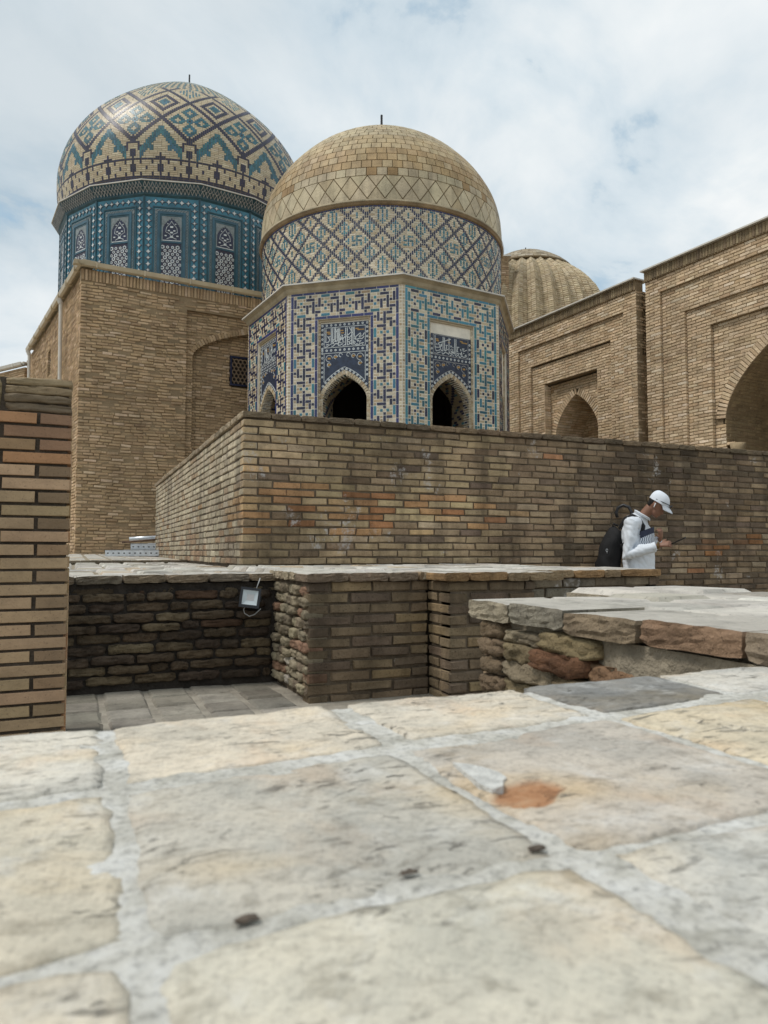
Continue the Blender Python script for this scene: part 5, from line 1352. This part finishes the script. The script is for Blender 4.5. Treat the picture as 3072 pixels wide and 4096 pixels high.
# ------------------------------------------------------------------ ribbed brick dome and a tower behind
rb = thing('ribbed_dome', (15.608, 22.686, 0), 'small ribbed brick dome with a shallow tiled cap behind the farther portal', 'dome')
RC = Vector((15.608, 22.686, 0)); NRB = 32; rp = Prof([(3.05, 6.9), (3.02, 7.6), (2.95, 8.4), (2.8, 9.15), (2.55, 9.8), (2.33, 10.12), (2.02, 10.44), (1.62, 10.74)])
sp = []; mb = MB(); rang = math.atan2(-RC.y, -RC.x); ns = NRB * 6; nr = 60
def ribr(an, base): ph = (an * NRB / (2 * math.pi)) % 1; return base * (1 + .052 * (1 - abs(2 * ph - 1)) * 2 - .06)
V = []
for j in range(nr + 1):
    r, z, _, _ = rp.at(rp.len * j / nr)
    for i in range(ns):
        an = 2 * math.pi * i / ns; rr = ribr(an, r); V.append(RC + Vector((math.cos(an) * rr, math.sin(an) * rr, z)))
mb.v = [tuple(v) for v in V]
for j in range(nr):
    for i in range(ns):
        a_ = j * ns + i; b_ = j * ns + (i + 1) % ns; mb.f.append((a_, b_, b_ + ns, a_ + ns)); mb.c.append(None); mb.mi.append(0)
mb.obj('rib_shell', M['mortar_far'], rb)
nrow = int(rp.len / .075)
for j in range(nrow):
    d0 = j * .075; r, z, tr, tz = rp.at(d0 + .037)
    for k in range(NRB):
        for hf in (0, 1):       # each rib has two flanks
            an0 = 2 * math.pi * (k + hf * .5) / NRB; an1 = 2 * math.pi * (k + hf * .5 + .5) / NRB; am = (an0 + an1) / 2
            if math.cos(am - rang) < -.2: continue
            P0_ = RC + Vector((math.cos(an0) * ribr(an0 + 1e-5, r), math.sin(an0) * ribr(an0 + 1e-5, r), z)); P1_ = RC + Vector((math.cos(an1) * ribr(an1 - 1e-5, r), math.sin(an1) * ribr(an1 - 1e-5, r), z))
            a_ = (P1_ - P0_); W_ = a_.length; a_.normalize(); rad = Vector((math.cos(am), math.sin(am), 0)); u = (rad * tr + Z * tz); u = (u - a_ * u.dot(a_)).normalized(); n_ = a_.cross(u) 
            if n_.dot(rad) < 0: n_ = -n_
            A2 = a_ if (a_.cross(-n_)).dot(u) > 0 else -a_
            m_ = 2 if W_ > .22 else 1
            for e in range(m_):
                f = (e + .5) / m_; sp.append(Spec(P0_ + a_ * (W_ * f) + n_ * (.012 + random.uniform(-.006, .008)), A2, n_, u, W_ / m_ - .016, .058, .05, jit(pick([(4, (.58, .48, .32)), (3, (.53, .43, .28)), (2, (.64, .54, .38))]), .10), 'chamfer', z > 8.2))
finish_bricks(rb, sp, 'brick', M['far'])
cp = Prof([(1.72, 10.78), (1.45, 11.02), (1.0, 11.3), (.5, 11.52), (.02, 11.64)]); sp = []; d = 0; row = 0
while d < cp.len - .06:
    r = cp.at(d + .08)[0]; n_ = max(8, round(2 * math.pi * r / .27))
    for k in range(n_): sp.append(dome_spec(RC, cp, 2 * math.pi * (k + .5 * (row % 2)) / n_, d, d + .165, 2 * math.pi * r / n_, jit(pick([(3, (.37, .30, .20)), (2, (.31, .245, .16)), (1, (.43, .37, .27))]), .12), 'flat', .012, .014))
    d += .165; row += 1
finish_bricks(rb, sp, 'cap_tile', M['dometile'])
mb = MB(); lathe(mb, [(1.45, 10.68), (1.74, 10.74), (1.72, 10.79)] + cp.p[::4] + [(0, 11.65)], RC, 64); mb.obj('cap_shell', M['mortar_dome'], rb, smooth=True)
mb = MB(); mb.tube([RC + Z * 11.6, RC + Z * 11.8], .022, 6); mb.obj('finial', M['black'], rb)
tw = thing('brick_tower', (13.0, 21.9, 0), 'narrow brick tower edge peeping out behind the round drum', 'tower')
TP = polar(2046, 24.5); tn = -Vector((math.sin(YAW), math.cos(YAW), 0)); ta = right_of(tn)
sp = []; mo = MB(); lay(sp, mo, TP - ta * 1.0, tn, 0, 1.0, 0, 10.40, PAL_F, bl=.255, ch=.075, joint=.016, depth=.2, st='chamfer', wob=.3, jw=.006, vis=lambda x, z: z > 7.5 and x > .6)
finish_bricks(tw, sp, 'brick', M['far'], limit=120); mo.obj('mortar', M['mortar_far'], tw)
mb = MB(); mb.box(TP - ta * 1.05 - tn * .6 + Z * 10.40, ta * 1.12, tn * .68, Z * .05); mb.obj('flashing', M['metal_white'], tw)
mb = MB(); mb.box(TP - ta * 1.0 - tn * .8, ta * .98, tn * .6, Z * 10.3); mb.obj('core', M['mortar_far'], tw)

# ================================================================== SMALL THINGS
PLACE = bpy.context.view_layer.layer_collection.children['place']; PLACE.exclude = True     # keeps the fusing of the figures quick
def blob(name, tubes, mat, parent, voxel=.008, smooth=6, extra=None):
    """closed tubes and lumps fused to one continuous surface"""
    mb = MB()
    for t in tubes:
        if t[0] == 'tube': mb.tube(t[1], t[2], t[3] if len(t) > 3 else 14)
        else:
            _, c, r, rot = t; bm = bmesh.new(); bmesh.ops.create_uvsphere(bm, u_segments=20, v_segments=14, radius=1)
            Mx = Matrix.Translation(Vector(c)) @ rot.to_4x4() @ Matrix.Diagonal((*r, 1))
            n0 = len(mb.v); mb.v += [tuple(Mx @ v.co) for v in bm.verts]
            for f in bm.faces: mb.f.append(tuple(v.index + n0 for v in f.verts)); mb.c.append(None); mb.mi.append(0)
            bm.free()
    me = mb.mesh(name, mat); o = bpy.data.objects.new('tmp_' + name, me); scene.collection.objects.link(o)
    md = o.modifiers.new('r', 'REMESH'); md.mode = 'VOXEL'; md.voxel_size = voxel
    if smooth: sm = o.modifiers.new('s', 'SMOOTH'); sm.iterations = smooth; sm.factor = .5
    dg = bpy.context.evaluated_depsgraph_get(); me2 = bpy.data.meshes.new_from_object(o.evaluated_get(dg)); me2.name = name
    bpy.data.objects.remove(o); me2.materials.clear(); me2.materials.append(mat)
    if extra:
        pts = [(v.co.copy(), v.normal.copy()) for v in me2.vertices]
        me2.vertices.foreach_set('co', [q for c, n in pts for q in extra(c, n)])
    me2.polygons.foreach_set('use_smooth', [True] * len(me2.polygons))
    return link(name, me2, parent, False)

# ------------------------------------------------------------------ the man, walking to the right, head bowed over a phone
ML = Vector((5.455, 5.9, 0)); GZ = -.80
man = thing('person', (ML.x, ML.y, GZ), 'man in white shirt and white cap looking down at his phone by the wall', 'person')
WORLDLOC['person'] = Vector((0, 0, GZ))         # parts are written relative to the man's own x, y with heights from the camera datum
def mv(x, y, z): return Vector((x, y, z - GZ))
SKIN = plain('skin', (.215, .105, .065), .55, var=.12, vs=20)
SHIRT = plain('white_cotton', (.66, .70, .75), .85, var=.07, vs=9, bump=.006, bs=14)
DARKC = plain('black_nylon', (.005, .005, .006), .85, var=.2, vs=20, bump=.003, bs=60)
TROU = plain('dark_trousers', (.03, .032, .04), .85)
MR = R(-50); MS = (.84, 1, 1)
man.rotation_euler = (0, 0, MR); man.scale = MS
HAIR = plain('black_hair', (.012, .010, .009), .6)
HT = Matrix.Rotation(R(38), 3, 'Y')    # head pitched forward (x forward)
HCt = mv(.195, 0, .690)
def hp(x, y, z): return HCt + HT @ Vector((x, y, z))
def hand(tubes, wr, palm, fdir, side, curl, up, sc=1.0, thumb=None):
    """palm and five separate fingers; fdir finger direction, side across the knuckles towards the index finger, up the back of the hand"""
    fdir = fdir.normalized(); side = (side - fdir * side.dot(fdir)).normalized(); dn = -(up - fdir * up.dot(fdir) - side * up.dot(side)).normalized()
    kn = palm + fdir * .045 * sc
    tubes.append(('tube', [wr, palm - fdir * .02 * sc, palm + fdir * .02 * sc, kn], [(.024, .020), (.036 * sc, .017), (.041 * sc, .016), (.037 * sc, .014)], 12))
    for q, L in enumerate((.070, .080, .075, .060)):
        o = kn - fdir * .012 + side * ((1.5 - q) * .0195 * sc)
        c1, c2, c3 = curl; pts = [o]; ang = 0; seg = L * sc
        for dA, f in ((c1, .45), (c2, .32), (c3, .26)):
            ang += dA; pts.append(pts[-1] + (fdir * math.cos(ang) + dn * math.sin(ang)) * seg * f)
        tubes.append(('tube', pts, [.0098 * sc, .0092 * sc, .0085 * sc, .0065 * sc], 9))
    t0 = palm - fdir * .025 * sc + side * .030 * sc; td = (thumb or (fdir * .6 + side * .7 + dn * .4)).normalized()
    tubes.append(('tube', [t0, t0 + td * .035 * sc, t0 + td * .035 * sc + (td * .6 + fdir * .7).normalized() * .032 * sc], [.0135 * sc, .0115 * sc, .008 * sc], 9))
body = []
hipz, shz = .0, .50
# torso, neck, head
body.append(('tube', [mv(-.03, 0, -.05), mv(-.03, 0, .10), mv(-.02, 0, .25), mv(-.03, 0, .42), mv(-.02, 0, .52), mv(.02, 0, .56)], [(.15, .115), (.155, .11), (.17, .115), (.185, .115), (.13, .09), (.06, .06)], 18))
body.append(('tube', [mv(.0, 0, .53), mv(.06, 0, .60), mv(.125, 0, .66)], [.064, .058, .060], 14))
body.append(('ball', hp(0, 0, .02), (.098, .078, .112), HT)); body.append(('ball', hp(.035, 0, -.055), (.062, .056, .070), HT)); body.append(('ball', hp(.055, 0, -.098), (.034, .036, .026), HT))
body.append(('tube', [hp(.088, 0, .005), hp(.104, 0, -.022), hp(.112, 0, -.038), hp(.095, 0, -.046)], [.010, .012, .014, .010], 8))
body.append(('tube', [hp(.088, -.018, -.071), hp(.096, 0, -.070), hp(.088, .018, -.071)], [.006, .008, .006], 8))
for s in (-1, 1):
    body.append(('ball', hp(-.012, s * .080, -.010), (.022, .010, .034), HT @ Matrix.Rotation(R(-10), 3, 'Y')))
    body.append(('ball', hp(.082, s * .032, .018), (.014, .016, .008), HT))
# near arm (towards the camera, -y): elbow bent, forearm level, phone in hand
sh_n, el_n, wr_n = mv(-.075, -.19, .475), mv(-.115, -.235, .175), mv(.235, -.205, .262)
body.append(('tube', [mv(-.03, -.10, .47), sh_n, (sh_n + el_n) / 2, el_n, (el_n + wr_n) / 2, wr_n], [.06, .058, .050, .043, .038, .024], 14))
hand(body, wr_n, mv(.305, -.205, .277), Vector((1, .05, .12)), Vector((0, .45, .8)), (.45, .75, .6), Vector((.1, -.9, .45)), .98)
# far arm (+y): hand holding the strap on the chest
sh_f, el_f, wr_f = mv(-.03, .19, .475), mv(.06, .255, .22), mv(.225, .06, .335)
body.append(('tube', [mv(-.02, .10, .47), sh_f, (sh_f + el_f) / 2, el_f, (el_f + wr_f) / 2, wr_f], [.06, .058, .050, .043, .036, .025], 14))
hand(body, wr_f, mv(.232, .02, .385), Vector((-.05, -.35, .9)), Vector((-.5, -.7, -.2)), (.9, 1.1, .8), Vector((1, -.15, .1)), .98)
# legs
for s, dx in ((-1, .12), (1, -.14)):
    body.append(('tube', [mv(-.03, s * .085, -.02), mv(-.02 + dx * .5, s * .09, -.36), mv(dx, s * .09, -.72), mv(dx + .02, s * .09, GZ + .04)], [.09, .062, .042, .036], 14)); body.append(('tube', [mv(dx - .06, s * .09, GZ + .035), mv(dx + .08, s * .09, GZ + .03), mv(dx + .18, s * .095, GZ + .022)], [(.04, .035), (.042, .03), (.034, .018)], 12))
blob('body', body, SKIN, man, .0062, 4)
# shirt: loose, with folds
def folds(co, n):
    z = co.z + GZ; f = noise.noise((co.x * 7, co.y * 9, z * 4.5)) * .014 + (abs(noise.noise((co.x * 9 + z * 14, co.y * 7, z * 5 - co.x * 9))) - .2) * .014
    return co + n * f
sht = [('tube', [mv(-.035, 0, -.075), mv(-.025, 0, .03), mv(-.02, 0, .15), mv(-.03, 0, .30), mv(-.045, 0, .43), mv(-.03, 0, .510), mv(.005, 0, .560), mv(.02, 0, .590)], [(.205, .175), (.20, .17), (.20, .165), (.205, .165), (.20, .15), (.155, .125), (.095, .088), (.078, .074)], 24),
       ('tube', [mv(-.045, -.09, .475), sh_n + Vector((0, 0, .012)), (sh_n + el_n) / 2, el_n + Vector((-.012, 0, -.012)), (el_n * .62 + wr_n * .38), (el_n * .2 + wr_n * .8), el_n * .1 + wr_n * .9], [(.10, .085), (.088, .085), (.078, .078), .070, .062, .052, .050], 18),
       ('tube', [mv(-.02, .09, .475), sh_f + Vector((0, 0, .012)), (sh_f + el_f) / 2, el_f, (el_f * .5 + wr_f * .5), (el_f * .2 + wr_f * .8), el_f * .12 + wr_f * .88], [(.10, .085), (.088, .085), (.078, .078), .068, .058, .050, .046], 18)]
shirt = blob('shirt', sht, SHIRT, man, .0085, 5, folds)
cl = MB(); 
for s in (0, 1):
    pts = [mv(.02 + .078 * math.cos(q) + .01 * math.sin(q / 2), .078 * math.sin(q), .592 - .040 * math.cos(q) - .014 * s) for q in [2 * math.pi * k / 20 for k in range(21)]]
    cl.tube(pts, [(.007, .026)] * 21, 8)
cl.obj('collar', SHIRT, shirt, smooth=True)
def striped():
    m, nt, b, pos = newmat('printed_stripes'); sx = nt.nodes.new('ShaderNodeSeparateXYZ'); nt.links.new(pos, sx.inputs[0])
    w = math_(nt, 'ADD', math_(nt, 'MULTIPLY', sx.outputs[0], 330.0), math_(nt, 'MULTIPLY', math_(nt, 'SINE', math_(nt, 'MULTIPLY', sx.outputs[2], 110.0)), 1.2))
    c = ramp(nt, math_(nt, 'ADD', math_(nt, 'MULTIPLY', math_(nt, 'SINE', w), .5), .5), [(.28, (.05, .065, .10)), (.42, (.62, .66, .72))]); nt.links.new(c, b.inputs['Base Color']); b.inputs['Roughness'].default_value = .85
    return m
def chest_patch(name, x0, x1, zf0, zf1, mat):
    mb = MB(); nx, nz = 10, 6
    for j in range(nz + 1):
        for i in range(nx + 1):
            x = x0 + (x1 - x0) * i / nx; zb, zt_ = zf0(i / nx), zf1(i / nx); z = zb + (zt_ - zb) * j / nz
            k = max(0.02, 1 - ((x + .03) / .222) ** 2); mb.v.append(tuple(mv(x, -.178 * math.sqrt(k) - .004, z)))
    for j in range(nz):
        for i in range(nx): a = j * (nx + 1) + i; mb.f.append((a, a + 1, a + nx + 2, a + nx + 1)); mb.c.append(None); mb.mi.append(0)
    mb.obj(name, mat, shirt, smooth=True).matrix_parent_inverse = Matrix()
chest_patch('striped_panel', .02, .172, lambda t: .268 + .004 * t, lambda t: .335 + .06 * t, striped())
chest_patch('navy_panel', .02, .170, lambda t: .335 + .06 * t, lambda t: .405 + .052 * t, plain('navy_print', (.028, .034, .062), .85))
for c_ in shirt.children: c_.matrix_parent_inverse = Matrix()
# hair, cap, sunglasses, earphone
hr = [('ball', hp(-.050, 0, .015), (.058, .0785, .072), HT), ('ball', hp(-.066, 0, -.030), (.036, .060, .048), HT)]
blob('hair', hr, HAIR, man, .007, 3)
cap = MB()
CT = HT @ Matrix.Rotation(R(-6), 3, 'Y'); CB = hp(.004, 0, .048)
nr_, ns_ = 9, 24
for j in range(nr_ + 1):
    ph = (math.pi / 2) * j / nr_; z = math.sin(ph) * .115; r = math.cos(ph) ** .72 if j < nr_ else .0
    for i in range(ns_):
        an = 2 * math.pi * i / ns_; ex = .124 if math.cos(an) > 0 else .118
        cap.v.append(tuple(CB + CT @ Vector((math.cos(an) * ex * r * (1 + .012 * math.cos(an * 6)), math.sin(an) * .100 * r * (1 + .012 * math.cos(an * 6)), z - .012 + (.012 * (1 - math.cos(an)) * -.6 if j == 0 else 0)))))
for j in range(nr_):
    for i in range(ns_):
        a = j * ns_ + i; b = j * ns_ + (i + 1) % ns_; cap.f.append((a, b, b + ns_, a + ns_)); cap.c.append(None); cap.mi.append(0)
CAPM = plain('cap_cotton', (.68, .72, .78), .85, var=.05, vs=12)
cpo = cap.obj('cap', CAPM, man, smooth=True); cpo.matrix_parent_inverse = Matrix()
vz = MB(); V0 = []
for t in (0, 1):
    for j in range(5):
        for i in range(13):
            an = R(-68 + 136 * i / 12); rr = .0 + j / 4
            x = math.cos(an) * .114 + rr * .085 * math.cos(an) ** .6; y = math.sin(an) * .092 * (1 - .12 * rr)
            V0.append(tuple(CB + CT @ Vector((x, y, -.004 - .030 * rr * rr - .016 * (y / .09) ** 2 * (.4 + rr) - t * .005))))
vz.v = V0
for t in (0, 1):
    for j in range(4):
        for i in range(12):
            a = t * 65 + j * 13 + i; q = (a, a + 1, a + 14, a + 13); vz.f.append(q if t == 0 else tuple(reversed(q))); vz.c.append(None); vz.mi.append(0)
for i in range(12): a = 52 + i; vz.f.append((a + 1, a, a + 65, a + 66)); vz.c.append(None); vz.mi.append(0)
o = vz.obj('peak', CAPM, cpo, smooth=True); o.matrix_parent_inverse = Matrix()
bt_ = MB(); bt_.tube([CB + CT @ Vector((0, 0, .090)), CB + CT @ Vector((0, 0, .099))], .008, 8); o = bt_.obj('button', CAPM, cpo); o.matrix_parent_inverse = Matrix()
gl = MB()
for s in (-1, 1):
    gl.tube([CB + CT @ Vector((-.03, s * .094, .0)), CB + CT @ Vector((.06, s * .092, .012)), CB + CT @ Vector((.135, s * .064, .022))], .0042, 6)
o = gl.obj('sunglasses_temple', M['black'], cpo); o.matrix_parent_inverse = Matrix()
gl = MB()
for s in (-1, 1):
    ct_ = CB + CT @ Vector((.145, s * .036, .018)); U_ = CT @ Vector((.35, 0, .94)); W_ = CT @ Vector((-.25 * s, s * .95, 0)) 
    ringp = [ct_ + W_ * .032 * math.cos(q) + U_ * .024 * math.sin(q) for q in [2 * math.pi * k / 16 for k in range(16)]]
    n_ = W_.cross(U_).normalized() * .002; gl.add([p + n_ for p in ringp] + [p - n_ for p in ringp], [tuple(range(16)), tuple(range(31, 15, -1))] + [((k + 1) % 16, k, k + 16, (k + 1) % 16 + 16) for k in range(16)])
o = gl.obj('sunglasses', plain('dark_lens', (.02, .02, .022), .12), cpo); o.matrix_parent_inverse = Matrix()
ep = MB(); ep.tube([hp(-.004, -.092, -.002), hp(.002, -.094, -.038)], .0052, 8); ep.tube([hp(-.008, -.086, .0), hp(-.002, -.095, .002)], .008, 8)
o = ep.obj('earphone', plain('white_plastic', (.8, .8, .8), .3), man, smooth=True); o.matrix_parent_inverse = Matrix()
tr_ = [('tube', [mv(-.03, 0, .0), mv(-.03, 0, -.10)], [(.165, .135), (.165, .13)], 18)] + [('tube', [mv(-.03, s * .085, -.04), mv(-.02 + dx * .5, s * .09, -.36), mv(dx, s * .09, GZ + .06)], [.108, .085, .068], 16) for s, dx in ((-1, .12), (1, -.14))]
blob('trousers', tr_, TROU, man, .010, 4)
br_ = MB()
for q in range(2): br_.tube([wr_n + Vector((-.012 + q * .014, .034 * math.cos(k * .5236), .034 * math.sin(k * .5236))) for k in range(13)], .0055, 6)
o = br_.obj('bracelet', plain('brass_beads', (.20, .13, .05), .35, .7, var=.4, vs=60), man); o.matrix_parent_inverse = Matrix()
# straps belong to the backpack, which he carries
def about(x, y, z): return ML + Matrix.Rotation(MR, 3, 'Z') @ Vector((x * MS[0], y * MS[1], z))
pack = thing('backpack', about(-.35, 0, .05), 'black backpack on the back of the man in white', 'backpack')
WORLDLOC['backpack'] = Vector((0, 0, 0)); pack.rotation_euler = (0, 0, MR); pack.scale = (MS[0] * .92, MS[1] * .9, 1)
def pk(x, y, z): return Vector((x + .35, y, z - .05))
pb_ = [('tube', [pk(-.395, 0, -.06), pk(-.40, 0, .05), pk(-.375, 0, .18), pk(-.335, 0, .30), pk(-.29, 0, .405), pk(-.265, 0, .44)], [(.155, .155), (.165, .16), (.16, .16), (.135, .15), (.09, .125), (.04, .09)], 20), ('tube', [pk(-.495, 0, -.05), pk(-.50, 0, .06), pk(-.46, 0, .13)], [(.06, .12), (.062, .12), (.03, .10)], 16)]
blob('pack_body', pb_, DARKC, pack, .010, 5, lambda co, n: co + n * noise.noise(co * 11) * .010)
st_ = MB()
for s in (-1, 1):
    st_.tube([pk(-.235, s * .10, .44), pk(-.16, s * .105, .545), pk(-.06, s * .115, .575), pk(.03, s * .125, .535), pk(.085, s * .135, .46), pk(.075, s * .160, .40), pk(-.03, s * .168, .33), pk(-.20, s * .14, .25)], [(.008, .030)] * 8, 8)
st_.obj('strap', DARKC, pack, smooth=True).matrix_parent_inverse = Matrix()
lp = MB(); lp.tube([pk(-.29, 0, .425), pk(-.335, 0, .475), pk(-.325, 0, .50), pk(-.265, 0, .475)], .011, 8); lp.obj('grab_loop', DARKC, pack, smooth=True).matrix_parent_inverse = Matrix()
zp = MB(); zp.tube([pk(-.385 + .012 * math.cos(q), -.163, .215 + .014 * math.sin(q)) for q in [k * .6 for k in range(11)]], .003, 6); zp.tube([pk(-.385, -.162, .20), pk(-.383, -.158, .185)], .004, 6); zp.obj('zip_pull', M['alu'], pack).matrix_parent_inverse = Matrix()
umb = MB(); umb.tube([Vector((.02, 0, -.42)), Vector((.0, 0, -.10)), Vector((-.005, 0, .02)), Vector((-.03, 0, .075)), Vector((-.085, 0, .10)), Vector((-.14, 0, .075)), Vector((-.163, 0, .02)), Vector((-.150, 0, -.03))], [.012, .014, .016, .017, .017, .017, .017, .016], 10)
o = umb.obj('umbrella', M['black'], smooth=True, label='black hooked umbrella handle sticking up from the backpack', category='umbrella'); o.location = about(-.098, 0, .595); o.rotation_euler = (0, 0, MR)
ph = MB(); bmv = bmesh.new()
o = None
pc, pa_, pw_ = Vector((.455, -.185, .312)), Vector((.90, .0, .43)).normalized(), Vector((.1, .95, .2))
pw_ = (pw_ - pa_ * pw_.dot(pa_)).normalized(); pn_ = pa_.cross(pw_)
prof_ = []
for k in range(16):
    an = 2 * math.pi * (k + .5) / 16; cx_ = math.copysign(abs(math.cos(an)) ** .35, math.cos(an)) * .076; cy_ = math.copysign(abs(math.sin(an)) ** .35, math.sin(an)) * .0365; prof_.append((cx_, cy_))
ph.add([pa_ * x + pw_ * y + pn_ * .0045 for x, y in prof_] + [pa_ * x + pw_ * y - pn_ * .0045 for x, y in prof_], [tuple(range(16)), tuple(range(31, 15, -1))] + [((k + 1) % 16, k, k + 16, (k + 1) % 16 + 16) for k in range(16)])
o = ph.obj('mobile_phone', plain('black_glass', (.012, .012, .014), .15), label='thin black phone held out in the man\'s hand', category='phone'); o.location = about(*pc); o.rotation_euler = (0, 0, MR)
bmv.free()

# ------------------------------------------------------------------ floodlight hung in the pit corner
fl = thing('floodlight', (1.036, 4.58, -.092), 'small square black floodlight with a pale face hanging crooked in the pit corner', 'floodlight')
FM = Matrix.Scale(.8, 4) @ Matrix.Rotation(R(-18), 4, 'Z') @ Matrix.Rotation(R(7), 4, 'Y') @ Matrix.Rotation(R(-6), 4, 'X')
def fpart(name, mb, mat, smooth=False):
    o = mb.obj(name, mat, None, smooth); o.parent = fl; o.matrix_basis = FM; return o
hb = MB(); hb.abox(-.076, .076, .006, .034, -.078, .078); hb.abox(-.055, .055, .034, .048, -.055, .055)
for k in range(6): hb.abox(-.05 + k * .02 - .004, -.05 + k * .02 + .004, .048, .060, -.05, .05)
fpart('housing', hb, M['black'])
bz = MB()
for x0, x1, z0, z1 in ((-.080, -.060, -.080, .080), (.060, .080, -.080, .080), (-.060, .060, .060, .080), (-.060, .060, -.080, -.056)): bz.abox(x0, x1, -.006, .006, z0, z1)
bz.abox(-.078, .078, -.010, -.006, -.079, -.073)
fpart('bezel', bz, plain('black_enamel', (.010, .011, .016), .3))
rf = MB(); A4 = [(-.060, -.056), (.060, -.056), (.060, .060), (-.060, .060)]; B4 = [(-.026, -.022), (.030, -.022), (.030, .028), (-.026, .028)]
for k in range(4): q = (k + 1) % 4; rf.quad([(A4[k][0], -.002, A4[k][1]), (A4[q][0], -.002, A4[q][1]), (B4[q][0], .0055, B4[q][1]), (B4[k][0], .0055, B4[k][1])])
fpart('reflector', rf, plain('pale_reflector', (.66, .74, .78), .25))
ld = MB(); ld.abox(-.026, .030, .0045, .0052, -.022, .028); fpart('led_board', ld, plain('led_board', (.62, .62, .63), .5, var=.08, vs=220))
bk_ = MB(); bk_.box((-.086, .012, -.02), (.006, 0, 0), (0, .02, 0), (0, 0, .04)); bk_.box((.080, .012, -.02), (.006, 0, 0), (0, .02, 0), (0, 0, .04)); bk_.abox(-.086, .086, .10, .106, -.02, .02); bk_.box((-.086, .03, -.015), (.005, 0, 0), (0, .075, 0), (0, 0, .03)); bk_.box((.081, .03, -.015), (.005, 0, 0), (0, .075, 0), (0, 0, .03)); fpart('bracket', bk_, M['black'])
ca_ = MB(); ca_.tube([(.035, .04, .072), (.045, .05, .12), (.054, .055, .168)], .0042, 6); ca_.tube([(-.032, .04, -.075), (-.040, .04, -.098), (-.030, .05, -.125), (.01, .06, -.145), (.05, .07, -.125), (.09, .09, -.075)], .0042, 6)
fpart('cable', ca_, plain('grey_cable', (.45, .46, .46), .5), True)

# ------------------------------------------------------------------ stacked aluminium ladder sections by the mausoleum
def ladder(loc, rz, L, w, label, tilt=0.0, n=5):
    t = thing('ladder_section', loc, label, 'ladder', 'aluminium ladder sections on the terrace'); t.rotation_euler = (tilt, 0, rz)
    me = {}
    for s in (0, 1):
        r = MB(); y = s * w
        r.abox(0, L, y - .004, y + .004, 0, .11); r.abox(0, L, y - .004 - (.0 if s else .0), y + (.03 if s == 0 else .004), .102, .11); r.abox(0, L, y - .004, y + (.03 if s == 0 else .004), 0, .008)
        o = r.obj('rail', M['alu']); o.parent = t
        hl = MB()
        for k in range(int(L / .09)): hl.abox(.03 + k * .09, .06 + k * .09, y - .0055, y - .0042, .045, .065)
        h = hl.obj('rail_slot', M['black']); h.parent = o
    for k in range(n):
        r = MB(); x = L * (k + .5) / n; r.tube([(x, .005, .06), (x, w - .005, .06)], .017, 10); o = r.obj('rung', M['alu']); o.parent = t
    sh_ = MB(); sh_.abox(.3, L - .02, .01, w - .01, .112, .116); o = sh_.obj('deck_plate', M['alu']); o.parent = t
ladder((.50, 13.5, .121), R(-8), 1.5, .42, 'bright aluminium ladder section lying at the front of the pile')
ladder((.95, 13.95, .235), R(-4), 1.2, .40, 'darker ladder section on top of the pile beside the enclosure wall', R(2))
pipe = MB(); pipe.tube([(-.35, 0, 0), (.35, 0, .05)], .035, 12); o = pipe.obj('metal_pipe', M['alu'], smooth=True, label='short grey metal pipe resting on top of the ladder pile', category='pipe'); o.location = (1.30, 14.35, .44)
rod = MB(); rod.tube([(-.45, 0, 0), (.3, 0, .07)], .016, 8); o = rod.obj('iron_rod', M['rust'], smooth=True, label='thin rusty rod lying across the ladder pile', category='rod'); o.location = (1.25, 14.0, .37)

PLACE.exclude = False
